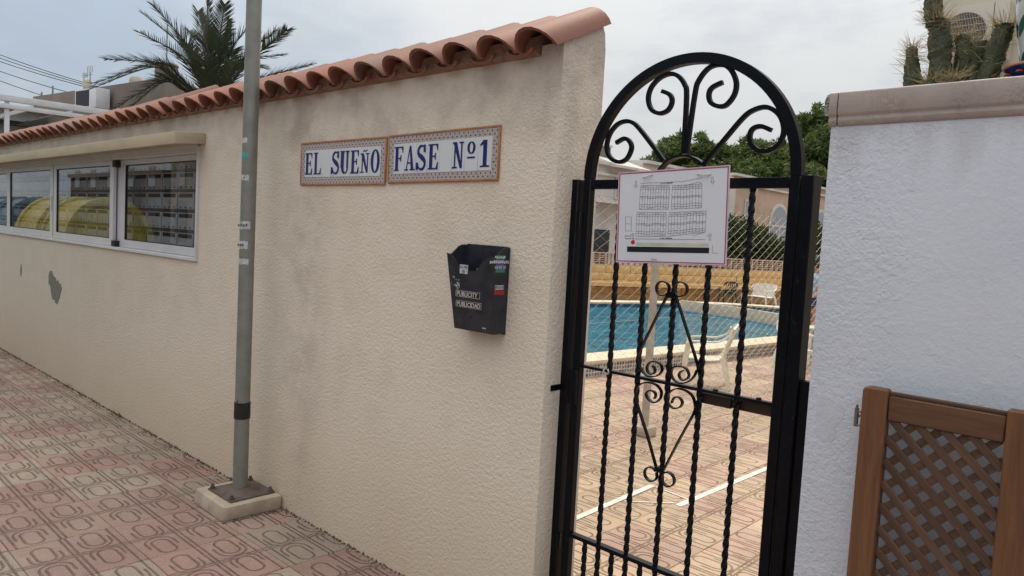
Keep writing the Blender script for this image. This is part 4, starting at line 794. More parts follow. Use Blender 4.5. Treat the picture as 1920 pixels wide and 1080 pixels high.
# pool fence
fx = -3.52; pf = thing('pool_fence', 'wire mesh fence on pale steel posts between gate and pool', 'fence', (fx, 8, 0))
for y in (2.6, 5.56, 8.55, 11.5, 14.5):
    MB().lathe([(.034, .02), (.034, 2.12), (0, 2.13)], (fx, y, 0), 16).build('post', 'tank', pf, smooth=True); MB().box(fx - .08, fx + .08, y - .08, y + .08, 0, .09).build('footing', 'concrete', pf, bevel=.02)
b = MB(); nz = 44; dy = .085; xx = fx + .037
for i in range(int(11.9 / dy)):
    y0 = 2.6 + i * dy; P = []
    for k in range(nz + 1): P.append((xx + (.002 if (k + i) % 2 else -.002), y0 + (dy * .5 if (k + i) % 2 else -dy * .5) + random.uniform(-.003, .003), .03 + k * 2.03 / nz))
    b.tube(P, .0019, 3, cap=False)
b.build('wire_mesh', 'wire', pf, kind='stuff')
for z in (.05, 1.05, 2.05): MB().tube([(xx, 2.6, z), (xx, 14.5, z)], .0022, 4).build('tension_wire', 'wire', pf)

# far yellow wall with breeze blocks
A, B = V((-12.61, 16.74, 0)), V((-10.03, 22.47, 0)); e = (B - A).normalized(); ang = math.atan2(e.y, e.x); yw = thing('block_wall', 'ochre block wall topped with pale open breeze blocks beyond the pool', 'wall', (A.x, A.y, 0))
blk = MB().box(.003, .397, 0, .2, .003, .200).mesh('block', 'ywall', bevel=.012)
bz = MB(); bz.box(0, .40, 0, .10, 0, .03).box(0, .40, 0, .10, .33, .36)
for x in (0, .19, .378): bz.box(x, x + .022, .002, .098, .03, .33)
for k in range(4): bz.box(.022, .19, .02, .08, .085 + k * .06, .105 + k * .06).box(.212, .378, .02, .08, .085 + k * .06, .105 + k * .06)
bz = bz.mesh('breeze_block', 'breeze')
for i in range(-11, 24):
    for r in range(5):
        s = i * .4 + (.2 if r % 2 else 0); p = A + e * s; link('block', blk, yw, V((p.x, p.y, r * .2025)) - WL[yw] + V((random.gauss(0, .004), random.gauss(0, .004), 0)), rot=(0, 0, ang))
    p = A + e * (i * .4); link('breeze_block', bz, yw, V((p.x, p.y, 1.015)) + V((e.y, -e.x, 0)) * -.05 - WL[yw], rot=(0, 0, ang))
m = MB(); c0, c1 = A - e * 4.4, A + e * 9.7; nn = V((-e.y, e.x, 0)) * .10; m.bar(c0 + nn + V((0, 0, .5)), c1 + nn + V((0, 0, .5)), .98, .10); m.build('mortar_core', 'ywall', yw)

# ------------------------------------------------------------------ chairs
def chair_parts(mat, w=.44, dark=False):
    """resin garden chair facing -Y, origin on the floor"""
    P = []
    b = MB(); n = 8; vs = []
    for i in range(n + 1):
        y = -.22 + .44 * i / n; z = .40 - .03 * sin(pi * i / n) + (.0 if i else -.015)
        vs += [(-w / 2, y, z), (w / 2, y, z), (-w / 2, y, z - .018), (w / 2, y, z - .018)]
    fs = []
    for i in range(n): a = 4 * i; fs += [(a, a + 1, a + 5, a + 4), (a + 2, a + 6, a + 7, a + 3), (a, a + 4, a + 6, a + 2), (a + 1, a + 3, a + 7, a + 5)]
    fs += [(0, 2, 3, 1), (4 * n, 4 * n + 1, 4 * n + 3, 4 * n + 2)]; b.add(vs, fs); P.append(('seat', b.mesh('seat', mat, True, .004)))
    b = MB(); ns = max(5, int(w / .07))                                     # back: slats between a curved top and bottom rail
    def bk(u, t): return V((u * w * (.96 + .04 * t), .20 + .14 * t + .05 * (1 - (2 * u) ** 2) * 1.0, .40 + .44 * t * (1 - .10 * (2 * u) ** 4)))
    for j in range(ns):
        u = -.5 + (j + .5) / ns; hw = .5 / ns * .62; vs = []
        for t in (0, .25, .5, .75, 1):
            for s in (-1, 1): p = bk(u + s * hw, t); vs += [p, p + V((0, .014, 0))]
        b.add(vs, [f for i in range(4) for f in ((4 * i, 4 * i + 2, 4 * i + 6, 4 * i + 4), (4 * i + 1, 4 * i + 5, 4 * i + 7, 4 * i + 3), (4 * i, 4 * i + 4, 4 * i + 5, 4 * i + 1), (4 * i + 2, 4 * i + 3, 4 * i + 7, 4 * i + 6))])
    b.tube([bk(u / 10 - .5, .97) + V((0, .006, 0)) for u in range(11)], 1, 4, 0, [(.012, .035), (-.012, .035), (-.012, -.035), (.012, -.035)]); b.tube([bk(u / 10 - .5, .08) + V((0, .006, 0)) for u in range(11)], 1, 4, 0, [(.011, .03), (-.011, .03), (-.011, -.03), (.011, -.03)])
    P.append(('backrest', b.mesh('backrest', mat, True)))
    for s in (-1, 1):
        b = MB(); Q = spline([(s * w * .5, .31, .80), (s * (w * .5 + .03), .26, .70), (s * (w * .5 + .06), .12, .63), (s * (w * .5 + .07), -.08, .625), (s * (w * .5 + .06), -.22, .61), (s * (w * .5 + .055), -.25, .57)], 4)
        b.tube(Q, 1, 4, 0, [(.030, .009), (-.030, .009), (-.030, -.009), (.030, -.009)], ref=V((1, 0, 0))); P.append(('armrest', b.mesh('armrest', mat, True)))
        for y0, y1, zt in ((-.235, -.29, .60), (.215, .33, .42)):
            b = MB(); b.tube([(s * (w * .5 + (.055 if y0 < 0 else .0)), y0, zt), (s * (w * .5 + .03), (y0 + y1) / 2, zt * .55), (s * (w * .5 + .05), y1, 0)], [1, 1, .8], 4, 0, [(.034, .022), (-.034, .010), (-.034, -.010), (.034, -.022)], ref=V((0, 1, 0))); P.append(('leg', b.mesh('leg', mat, True)))
    return P
PROTO = {}
def chair(name, label, cat, mat, loc, rz, sc, w=.44, group=None):
    key = (mat, w)
    if key not in PROTO: PROTO[key] = chair_parts(mat, w)
    t = thing(name, label, cat, loc, group); t.rotation_euler = (0, 0, rz); t.scale = (sc,) * 3
    for nm, me in PROTO[key]: link(nm, me, t)
    return t
chair('garden_chair', 'cream plastic armchair seen from behind on the paving between fence and pool', 'chair', 'chair', (-4.42, 8.25, 0), R(-62), .90, group='plastic chairs by the pool')
chair('garden_chair', 'white plastic armchair half hidden by the right gate post', 'chair', 'chairw', (-4.22, 10.55, 0), R(55), .80, group='plastic chairs by the pool')
chair('garden_chair', 'dark green plastic chair beside the white bench at the far wall', 'chair', 'dgreen', (-10.35, 20.4, 0), R(10), .80, group='plastic chairs by the pool')
chair('garden_bench', 'white plastic bench with armrests against the ochre wall', 'bench', 'chairw', (-9.72, 21.1, 0), R(-15), .80, 1.05)
chair('garden_chair', 'white plastic chair at the table seen in the gap beside the white wall', 'chair', 'chairw', (-3.62, 10.6, 0), R(-30), .80, group='plastic chairs by the pool')
tb = thing('garden_table', 'white plastic table glimpsed in the gap beside the white wall', 'table', (-3.9, 11.5, 0))
MB().box(-4.4, -3.4, 11.1, 11.9, .55, .58).build('table_top', 'chairw', tb, bevel=.01)
for x, y in ((-4.3, 11.2), (-3.5, 11.2), (-4.3, 11.8), (-3.5, 11.8)): MB().bar((x, y, 0), (x, y, .55), .06, .05).build('leg', 'chairw', tb, bevel=.008)
cu = thing('red_cup', 'small red cup on the white table', 'cup', (-4.05, 11.25, .58)); b = MB(); b.lathe([(0, .581), (.028, .581), (.036, .67), (.033, .67), (.026, .59), (0, .59)], (-4.05, 11.25, 0), 16); b.build('cup_body', 'red', cu, smooth=True)

# person at the table: one skinned body, hair and top as children
def person(loc, rz):
    t = thing('person', 'bather in a pale blue top standing by the white table, one arm bent', 'person', loc); t.rotation_euler = (0, 0, rz)
    J = {'pel': ((0, 0, .86), .12), 'wai': ((0, .01, 1.0), .105), 'che': ((0, 0, 1.20), .13), 'nek': ((0, .01, 1.38), .05), 'hd1': ((0, -.01, 1.47), .075), 'hd2': ((0, -.01, 1.56), .07)}
    E_ = [('pel', 'wai'), ('wai', 'che'), ('che', 'nek'), ('nek', 'hd1'), ('hd1', 'hd2')]
    for s, n in ((1, 'l'), (-1, 'r')):
        J[n + 'sh'] = ((s * .17, 0, 1.31), .055); J[n + 'el'] = ((s * .27, .05, 1.08), .042); J[n + 'wr'] = ((s * .16, -.16, 1.02), .028); J[n + 'hp'] = ((s * .09, 0, .80), .085); J[n + 'kn'] = ((s * .10, -.02, .45), .055); J[n + 'an'] = ((s * .10, .02, .07), .036); J[n + 'to'] = ((s * .12, -.14, .03), .03); J[n + 'hn'] = ((s * .13, -.22, 1.01), .030)
        E_ += [('che', n + 'sh'), (n + 'sh', n + 'el'), (n + 'el', n + 'wr'), (n + 'wr', n + 'hn'), ('pel', n + 'hp'), (n + 'hp', n + 'kn'), (n + 'kn', n + 'an'), (n + 'an', n + 'to')]
        for q in range(5): k = n + 'f%d' % q; o = -.028 + .014 * q; J[k] = ((s * (.13 + o * .9), -.30 + abs(q - 2) * .012 + (.05 if q == 4 else 0), 1.00 - .005 * q), .0085); E_.append((n + 'hn', k))
    ks = list(J); me = bpy.data.meshes.new('body'); me.from_pydata([J[k][0] for k in ks], [(ks.index(a), ks.index(c)) for a, c in E_], []); o = link('body', me, t); me.materials.append(M['skin'])
    md = o.modifiers.new('skin', 'SKIN'); 
    for i, k in enumerate(ks): me.skin_vertices[0].data[i].radius = (J[k][1],) * 2; me.skin_vertices[0].data[i].use_root = (k == 'pel')
    s = o.modifiers.new('sub', 'SUBSURF'); s.levels = s.render_levels = 2
    b = MB(); b.lathe([(.125, .98), (.13, 1.1), (.155, 1.22), (.165, 1.30), (.08, 1.37)], (0, 0, 0), 20); c = b.mesh('top', 'cloth', True)
    for v in c.vertices: v.co.y *= .85
    link('top', c, t)
    b = MB(); b.lathe([(.075, .80), (.125, .82), (.14, .92), (.13, .99)], (0, 0, 0), 20); link('shorts', b.mesh('shorts', 'navy', True), t)
    b = MB(); b.lathe([(.085, 1.46), (.098, 1.52), (.09, 1.60), (.05, 1.65), (0, 1.66)], (0, .015, 0), 16); link('hair', b.mesh('hair', 'hair', True), t)
    for x in (-.028, .028): link('eye', MB().lathe([(0, -.008), (.008, 0), (0, .008)], (x, -.082, 1.53), 8).mesh('eye', 'slot'), t)
    link('nose', MB().add([(-.01, -.078, 1.50), (.01, -.078, 1.50), (0, -.10, 1.503), (0, -.078, 1.535)], [(0, 1, 2), (0, 2, 3), (1, 3, 2)]).mesh('nose', 'skin'), t)
    link('mouth', MB().box(-.022, .022, -.080, -.074, 1.472, 1.480).mesh('mouth', 'red'), t)
person((-4.55, 11.9, 0), R(-25))

# ================================================================== HOUSES BEYOND THE POOL
def win(b, t, x, y0, y1, z0, z1, arch=False, fm='hpale', gm='shutter'):
    """window on a facade x = const that looks towards +X"""
    f = MB(); k = .07
    if arch:
        cy, r = (y0 + y1) / 2, (y1 - y0) / 2; P = [(y0, z0), (y1, z0)] + [(cy + r * cos(a), z1 - r + r * sin(a)) for a in [pi * i / 12 for i in range(13)]]
        f.prism(P, x + .003, x + .06); o = f.build('window', fm, t); r2 = r - k * 2; g_ = MB(); P = [(cy - r2, z0 + k), (cy + r2, z0 + k)] + [(cy + r2 * cos(a), z1 - r + r2 * sin(a)) for a in [pi * i / 12 for i in range(13)]]
        g_.prism(P, x + .061, x + .07); g_.build('shutter', gm, o); MB().box(x + .071, x + .09, cy - .03, cy + .03, z0 + k, z1 - r).build('glazing_bar', fm, o); MB().box(x + .071, x + .09, y0 + 2 * k, y1 - 2 * k, z1 - r - .04, z1 - r + .04).build('glazing_bar', fm, o)
    else:
        f.box(x + .003, x + .05, y0, y1, z0, z1); o = f.build('window', fm, t); MB().box(x + .051, x + .06, y0 + k, y1 - k, z0 + k, z1 - k).build('shutter', gm, o)
def house(label, y0, y1, h, m, cor=True):
    t = thing('terraced_house', label, 'house', (-15, (y0 + y1) / 2, 0)); MB().box(-22, -14, y0, y1, 0, h).build('wall', m, t)
    if cor: MB().box(-22.1, -13.85, y0 + .02, y1 - .02, h, h + .10).build('cornice', 'hpale', t); MB().box(-13.998, -13.9, y0 + .02, y1 - .02, h - .32, h - .24).build('string_course', 'hpale', t)
    return t
h1 = house('white terraced house with a ledge and dark doorway at the left of the gate view', 14.5, 20.9, 4.05, 'hpale')
MB().box(-13.99, -13.55, 16.0, 20.9, 2.86, 2.94).build('ledge', 'hpale', h1); MB().box(-13.995, -13.96, 18.35, 19.25, .2, 2.05).build('doorway', 'darkglass', h1); win(b, h1, -14, 17.0, 17.9, 1.0, 2.3); win(b, h1, -14, 19.4, 20.3, 3.05, 3.8, fm='hpale')
c = MB().box(-15.2, -14.6, 19.4, 19.9, 4.15, 4.75).build('chimney', 'hgrey', h1); MB().box(-15.25, -14.55, 19.35, 19.95, 4.75, 4.82).build('chimney_cap', 'hpale', c)
b = MB(); b.prism([(-14.9, 4.15), (-13.6, 4.0), (-13.6, 4.08), (-14.9, 4.5)], 18.9, 20.9, axis='Y'); b.build('roof', 'hpale', h1)
h2 = house('pale terraced house with plain shutters seen behind the plan sign', 20.9, 27.2, 4.35, 'hwhite'); win(b, h2, -14, 22, 23.2, 2.2, 3.5); win(b, h2, -14, 24.5, 25.7, 2.2, 3.5); MB().box(-13.998, -13.8, 26.7, 27.2, 0, 4.35).build('pilaster', 'hpale', h2)
h3 = house('beige terraced house with an arched shuttered window right of the plan sign', 27.2, 34.6, 4.55, 'hbeige'); win(b, h3, -14, 30.75, 32.75, 2.1, 3.75, True, 'hwhite'); win(b, h3, -14, 28.4, 28.95, 2.9, 3.7); MB().box(-13.998, -13.85, 28.95, 29.25, 0, 4.55).build('pilaster', 'hbeige', h3); MB().box(-13.998, -13.85, 33.6, 34.0, 0, 4.55).build('pilaster', 'hbeige', h3)
h4 = house('beige terraced house with an arched window in the gap beside the white wall', 34.6, 44, 4.75, 'hbeige'); win(b, h4, -14, 35.4, 37.7, 1.9, 3.8, True, 'hwhite'); win(b, h4, -14, 39, 40.8, 2.0, 3.8, True, 'hwhite')
def bush(label, cs, n, seed):
    t = thing('garden_bush', label, 'bush', (cs[0][0], cs[0][1], 0), 'bushes behind the ochre wall'); b = MB()
    for c in cs: b.tube([(cs[0][0], cs[0][1], 0), (c[0], c[1], c[2])], [.05, .02], 5)
    b.build('stems', 'bark', t); leaf_cloud('foliage', cs, n * 2, .055, 'bush', t, seed=seed)
bush('large dark bush right of the plan sign behind the breeze blocks', [(-12.9, 25.2, 1.9, .95, 1), (-12.4, 26.1, 1.8, .8, 1), (-12.9, 24.3, 1.5, .9, 1), (-12.0, 27.0, 1.4, .75, 1)], 9000, 5)
bush('low dark bush at the foot of the beige house, left of the gate post', [(-11.3, 27.6, 1.2, .7, 1), (-11.8, 26.8, 1.0, .7, 1)], 4500, 6)
bush('dark bush in the gap between gate post and white wall', [(-10.6, 27.8, 1.9, .9, 1), (-10.0, 28.6, 1.7, .9, 1), (-10.2, 28.0, 1.0, .9, 1)], 6000, 8)
def pine(label, x, y, h, r, n, seed, k=13):
    g = random.Random(seed); t = thing('pine_tree', label, 'pine tree', (x, y, 0), 'pines behind the houses'); tr = MB(); tr.tube([(x, y, 0), (x + g.uniform(-.4, .4), y, h * .45), (x + g.uniform(-.6, .6), y, h * .8)], [.28, .2, .1], 8); cs = []
    for i in range(k):
        a = g.random() * 6.28; q = r * math.sqrt(g.random()) * .95; z = h - r * .32 - g.random() * r * .75 - q * .22; c = (x + q * cos(a), y + q * sin(a), z, r * g.uniform(.24, .40), g.uniform(.45, .7)); cs.append(c)
        tr.tube([(x, y, h * g.uniform(.3, .6)), ((x + c[0]) / 2, (y + c[1]) / 2, z - r * .35), c[:3]], [.09, .06, .03], 5)
    tr.build('trunk', 'bark', t, smooth=True); leaf_cloud('crown', cs, int(n * 1.8), .11, 'pine', t, 1.6, .35, seed)
    extra = [(c[0] + g.gauss(0, r * .16), c[1] + g.gauss(0, r * .16), c[2] + g.uniform(0, r * .22), c[3] * .42, .9) for c in cs for _ in range(3)]; leaf_cloud('crown', extra, n // 2, .10, 'pine', t, 2.0, .2, seed + 50)
pine('small round pine at the left end of the row', -26.4, 38.2, 6.5, 2.0, 5000, 11); pine('pine behind the centre of the gate arch', -23.6, 40.4, 9.0, 3.3, 13000, 12, 16); pine('pine left of the gate arch centre, lower', -22.4, 39.4, 8.4, 2.6, 9000, 13)
pine('broad pine right of the gate arch centre', -20.6, 42.0, 9.2, 3.8, 15000, 14, 18); pine('dark pine behind the right side of the arch', -17.6, 43.0, 10.3, 3.6, 14000, 15, 17); pine('tall pine in the gap left of the white wall', -16.2, 46.0, 11.4, 3.6, 13000, 16, 16); pine('pine partly hidden behind the white wall', -13.0, 46.5, 11.2, 3.6, 10000, 17, 14); pine('low pine filling between the taller ones', -19.4, 38.5, 7.4, 2.8, 10000, 18, 14)
pine('low pine beyond the beige house', -16.0, 40.0, 7.6, 2.9, 10000, 19, 14)

# ================================================================== HOUSE WITH AIR CONDITIONER (right)
nb = thing('neighbour_house', 'cream rendered house carrying an air conditioner behind the cactus', 'house', (0, 14, 0)); MB().box(-2.93, 6, 11, 19, 0, 7.5).build('wall', 'cream2', nb); MB().box(-2.0, -1.2, 10.9, 11.0, 4.98, 5.06).build('window_sill', 'cop', nb); MB().box(-1.95, -1.25, 10.97, 11.0, 5.07, 6.2).build('window', 'darkglass', nb)
ac = thing('air_conditioner', 'cream air conditioner unit with a round fan grille behind the cactus', 'air conditioner', (-2.47, 10.7, 4.18)); MB().box(-2.86, -2.03, 10.62, 10.95, 4.19, 4.86).build('casing', 'acw', ac, bevel=.012)
FC = V((-2.50, 10.615, 4.53)); b = MB(); b.prism([(FC.x + .245 * cos(a * pi / 18), FC.z + .245 * sin(a * pi / 18)) for a in range(36)], 10.612, 10.63, axis='Y'); b.build('fan_opening', 'acd', ac)
for i in range(29):
    x = FC.x - .24 + .48 * i / 28; hh = math.sqrt(max(0, .247 ** 2 - (x - FC.x) ** 2))
    if hh > .03: MB().tube([(x, 10.604, FC.z - hh), (x, 10.604, FC.z + hh)], .0022, 4).build('grille_bar', 'acw', ac)
for r in (-.16, -.08, 0, .08, .16): hh = math.sqrt(.247 ** 2 - r * r); MB().tube([(FC.x - hh, 10.598, FC.z + r), (FC.x + hh, 10.598, FC.z + r)], .0028, 4).build('grille_ring', 'acw', ac)
MB().box(-2.19, -2.185, 10.615, 10.625, 4.2, 4.85).build('panel_joint', 'acd', ac); MB().box(-2.8, -2.72, 10.6, 10.98, 4.14, 4.19).build('bracket', 'galv', ac); MB().box(-2.2, -2.12, 10.6, 10.98, 4.14, 4.19).build('bracket', 'galv', ac)

# ================================================================== LEFT BACKGROUND
PB = V((-15.95, 7.25, 3.9))
def w3(a, bb, c=0): return PB + rt * a + up * bb + fw * c
pt = thing('palm_tree', 'date palm with a spray of dark fronds rising behind the tiled wall', 'palm tree', (PB.x, PB.y, 0))
b = MB(); P = [(PB.x + .05 * sin(i), PB.y, 4.1 * i / 14) for i in range(15)]; b.tube(P, [.24 + .02 * (i % 2) for i in range(15)], 12); b.build('trunk', 'bark', pt)
for a in range(26): q = a * .9; b = MB(); c = V((PB.x, PB.y, 3.45 + .022 * a)); d = V((cos(q), sin(q), .9)).normalized(); b.tube([c, c + d * .42], [.05, .02], 4); b.build('frond_stub', 'bark', pt)
def frond(P, lf=.36, n=64, seed=0, dens=1):
    g = random.Random(seed); Q = spline(P, 12); k = len(Q); b = MB(); b.tube(Q, [.022 * (1 - .85 * i / k) + .003 for i in range(k)], 5)
    side0 = V((g.gauss(0, 1), g.gauss(0, 1), g.gauss(0, .3)))
    for i in range(n):
        t = .10 + .90 * (i / (n - 1)); f = t * (k - 1); j = min(int(f), k - 2); p = Q[j].lerp(Q[j + 1], f - j); d = (Q[j + 1] - Q[j]).normalized(); sd_ = d.cross(V((0, 0, 1)) if abs(d.z) < .93 else rt); sd_.normalize(); upn = sd_.cross(d)
        l = lf * (.45 + .75 * sin(pi * min(1, t * .85 + .12))) * g.uniform(.85, 1.12)
        for s in (-1, 1):
            v = (d * .95 + sd_ * s * .75 + upn * g.uniform(.05, .55) + V((0, 0, -.10))).normalized(); e_ = p + v * l + V((0, 0, -.06 * l)); wv = d * .013; b.add([p - wv, p + wv, (p + e_) / 2 + wv * .9 + V((0, 0, .01)), e_, (p + e_) / 2 - wv * .9], [(0, 1, 2, 3, 4)])
    b.build('frond', 'palm', pt)
FR = [((-.67, 1.55, -.1), (-1.38, 2.14, -.2)), ((-.25, 1.72, .2), (-.45, 2.40, .3)), ((-.01, 1.72, -.2), (-.01, 2.42, -.3)), ((.13, 1.65, .2), (.20, 2.22, .3)), ((.46, 1.58, 0), (.86, 2.14, .1)), ((.83, 1.58, .2), (1.27, 1.98, .3)), ((1.2, 1.45, -.2), (1.75, 1.72, -.5)), ((1.15, 1.0, .3), (2.0, 1.30, .5)),
      ((-1.34, 1.18, 0), (-2.3, 1.26, 0)), ((-1.0, 1.05, -.4), (-2.1, .52, -.8)), ((-.9, .85, -.8), (-1.7, .25, -1.5)), ((-1.2, .9, .3), (-2.25, .30, .3)), ((-1.0, .7, -.2), (-1.8, .0, -.3)), ((.2, .9, -1.0), (.3, .9, -2.0)), ((.9, .9, -.9), (1.6, .6, -1.6)), ((-.2, 1.0, -1.1), (-.5, 1.1, -2.1)), ((.3, 1.4, .9), (.5, 1.6, 1.8)), ((-.6, 1.2, .9), (-1.0, 1.3, 1.9)), ((1.1, .8, .8), (2.0, .5, 1.4)), ((-.4, 1.5, -.6), (-.75, 2.0, -1.1)), ((.35, 1.6, -.5), (.6, 2.1, -.9)), ((-.45, 1.75, .5), (-.85, 2.15, .8)), ((.7, 1.2, -.1), (1.5, 1.35, 0))]
for i, (m_, e_) in enumerate(FR):
    droop = .0
    frond([w3(0, .15), w3(m_[0] * .55, m_[1] * .62 + .1, m_[2] * .5), w3(*m_), w3(*e_)], seed=i, n=84 if i < 14 else 60, lf=.40)
lh = thing('flat_roofed_house', 'taupe flat roofed house with tanks and aerials behind the tiled wall', 'house', (-25, 9, 0))
A2, B2, C2 = V((-29.5, 7.18)), V((-21.27, 8.31)), V((-22.29, 9.96)); C3 = B2 + (C2 - B2) * 4; D3 = A2 + (C3 - B2)
MB().prism([tuple(A2), tuple(B2), tuple(C3), tuple(D3)], 0, 5.52, axis='Z').build('wall', 'hgrey', lh)
def onf(s, off=.02): d = (B2 - A2); p = A2 + d * s; n_ = V((d.y, -d.x)).normalized(); return V((p.x + n_.x * off, p.y + n_.y * off, 0))
th = math.atan2((B2 - A2).y, (B2 - A2).x)
def rbox(parent, name, m, s, off, w_, d_, z0, z1, bev=.01): p = onf(s, off); T = Matrix.Translation(p) @ Matrix.Rotation(th, 4, 'Z'); b = MB(); b.box(-w_ / 2, w_ / 2, -d_ / 2, d_ / 2, z0, z1, 0, T); return b.build(name, m, parent, bevel=bev)
AS = .58
a2 = thing('air_conditioner', 'pale air conditioner unit with a dark front on the taupe house wall', 'air conditioner', tuple(onf(.76, .25)) ); rbox(a2, 'casing', 'alu', AS, .30, 1.30, .4, 4.78, 5.36); rbox(a2, 'fan_grille', 'acd', AS - .02, .505, .80, .02, 4.84, 5.31, 0)
rbox(a2, 'bracket', 'galv', AS - .02, .3, .08, .5, 4.70, 4.78, 0)
for s, z, r, l in ((.70, 5.53, .20, .30), (.625, 5.53, .13, .12)):
    tk = thing('roof_tank', 'small round tank on the taupe house roof' if r < .2 else 'larger round tank on the taupe house roof', 'tank', tuple(onf(s, -.5) + V((0, 0, z)))); p = onf(s, -.5); MB().lathe([(r, z), (r * 1.03, z + l * .6), (r * .8, z + l * .95), (0, z + l)], p, 16).build('tank_body', 'tank', tk, smooth=True)
p = onf(.93, -.35); ch = MB().lathe([(.30, 5.5), (.30, 5.92), (.33, 5.95), (.30, 6.0), (0, 6.02)], p, 16).build('chimney', 'hgrey', lh, smooth=True); MB().tube([(p.x, p.y, 6.0), (p.x, p.y, 7.1)], .02, 5).build('mast', 'galv', ch)
p = onf(.405, -.3); p2 = onf(.355, -.3); an = thing('tv_aerial', 'pair of rooftop television aerials with a small dish on the taupe house', 'aerial', (p.x, p.y, 5.5))
MB().tube([p + V((0, 0, 5.5)), p + V((0, 0, 6.12))], .016, 6).build('mast', 'galv', an); MB().tube([p2 + V((0, 0, 5.5)), p2 + V((0, 0, 5.95))], .015, 6).build('mast', 'galv', an)
b = MB(); c = p + V((0, 0, 6.05)); ex = V((cos(th), sin(th), 0)); b.tube([c - ex * .50, c + ex * .14], .009, 4)
for k in range(4): q_ = c - ex * (.48 - .10 * k); b.tube([q_ + V((0, 0, .09)), q_ - V((0, 0, .09))], .008, 4)
for z_ in (.085, -.085): b.tube([c - ex * .48 + V((0, 0, z_)), c - ex * .12], .007, 4)
for k in range(4): q_ = c + ex * (-.16 + .11 * k) + V((0, 0, .06)); b.tube([q_, q_ + V((-.07, 0, .22))], .009, 4)
b.build('aerial_array', 'galv', an); b = MB(); T = Matrix.Translation(p + V((-.07, -.06, 5.74))) @ Matrix.Rotation(R(80), 4, 'X') @ Matrix.Rotation(R(35), 4, 'Y'); b.lathe([(0, .04), (.09, .025), (.165, 0)], (0, 0, 0), 16); b.v = [tuple(T @ V(v)) for v in b.v]; b.build('dish', 'tank', an, smooth=True)
for s, hh in ((.12, .35), (.02, .2)): MB().tube([onf(s, -.2) + V((0, 0, 5.5)), onf(s, -.2) + V((0, 0, 5.5 + hh))], .03, 5).build('vent_pipe', 'galv', lh)
# white pergola and awnings in front of it
pg = thing('pergola', 'white metal pergola with sloping beams at the left edge above the tiles', 'pergola', (-20, 5, 0))
for z, y0, y1, hh, ww_ in ((4.17, 3.0, 6.9, .14, .10), (3.99, 3.0, 7.2, .10, .08)): MB().box(-20.05, -19.95 + ww_ * .2, y0, y1, z - hh / 2, z + hh / 2).build('beam', 'alu', pg, bevel=.01)
for y in (4.32,): MB().box(-20.06, -19.97, y, y + .09, 0, 4.1).build('post', 'alu', pg, bevel=.01)
for k in range(5): MB().box(-23.5, -20.06, 3.3 + k * .8, 3.36 + k * .8, 4.02, 4.12).build('rafter', 'alu', pg)
MB().box(-23.5, -20.07, 5.3, 6.9, 3.93, 3.96).build('awning', 'darkglass', pg)
hh_ = thing('low_house', 'low pale house with a dark awning window under the pergola', 'house', (-26, 5, 0)); MB().box(-32, -24, 3.2, 6.8, 0, 4.35).build('wall', 'hwhite', hh_); MB().box(-23.99, -23.6, 4.8, 6.3, 3.95, 4.05).build('awning', 'darkglass', hh_); MB().box(-23.99, -23.95, 4.9, 6.2, 3.2, 3.94).build('window', 'shutter', hh_); MB().box(-32.1, -23.7, 3.0, 6.9, 4.35, 4.42).build('roof', 'hpale', hh_)
for i, (za, zb) in enumerate(((7.11, 5.95), (6.96, 5.90), (6.81, 5.84), (6.5, 5.5), (6.25, 5.1))):
    P = []
    for k in range(13): t = k / 12; P.append((-31.5 + 3.6 * t, 4.6 + 4.1 * t, za + .9 * (1 - t) * .55 - (za - zb) * t * .98 - .12 * sin(pi * t)))
    P = [(p[0], p[1], p[2]) for p in P]; MB().tube(P, .012, 4).build('overhead_cable', 'rubber'); o = bpy.context.scene.objects[-1]
for i, o in enumerate([o for o in S.objects if o.name.startswith('overhead_cable')]): tag(o, ['topmost thin cable crossing the sky at the left edge', 'second thin cable from the top at the left edge', 'middle thin cable crossing the sky at the left edge', 'fourth thin cable from the top at the left edge', 'lowest thin cable at the left edge'][i], 'cable', 'overhead cables at the left')

# ================================================================== ACROSS THE STREET (seen mirrored in the window)
def container(name, label, x, m, w_=1.75):
    t = thing(name, label, 'recycling container', (x + w_ / 2, -.95, 0), 'recycling containers along the kerb'); prof_ = [(-1.75, .15), (-.15, .15), (-.12, 1.0), (-.22, 1.05)] + [(-.95 + .74 * cos(a), 1.08 + .92 * sin(a)) for a in [pi * i / 10 for i in range(11)]] + [(-1.72, 1.0)]
    MB().prism([(-1.72, .15), (-.18, .15), (-.14, 1.02), (-1.76, 1.02)], x, x + w_).build('body', m, t, bevel=.04); pr = [(-.95 + .80 * cos(a), 1.03 + .95 * sin(a)) for a in [pi * i / 14 for i in range(15)]]; MB().prism(pr, x + .06, x + w_ - .06).build('lid', m, t, bevel=.05)
    for xx_ in (x + .02, x + w_ - .14): MB().prism([(-.95 + .86 * cos(a), 1.03 + 1.02 * sin(a)) for a in [pi * i / 14 for i in range(15)]] + [(-.95 + .72 * cos(a), 1.03 + .85 * sin(a)) for a in [pi * (14 - i) / 14 for i in range(15)]], xx_, xx_ + .12).build('lid_rib', m, t, bevel=.02)
    b = MB(); b.box(x + .45, x + w_ - .45, -.17, -.13, .78, .95); b.build('mouth_flap', 'rubber', t); MB().box(x + .1, x + w_ - .1, -1.6, -.3, 0, .15).build('foot', 'rubber', t)
XS = [(-11.2, 'cgreen', 'green'), (-9.2, 'cgreen', 'green'), (-18.6, 'cyel', 'yellow'), (-20.7, 'cyel', 'yellow'), (-23.6, 'cblue', 'blue'), (-25.7, 'cblue', 'blue'), (-28.6, 'cgrey', 'grey'), (-30.8, 'cgrey', 'grey')]
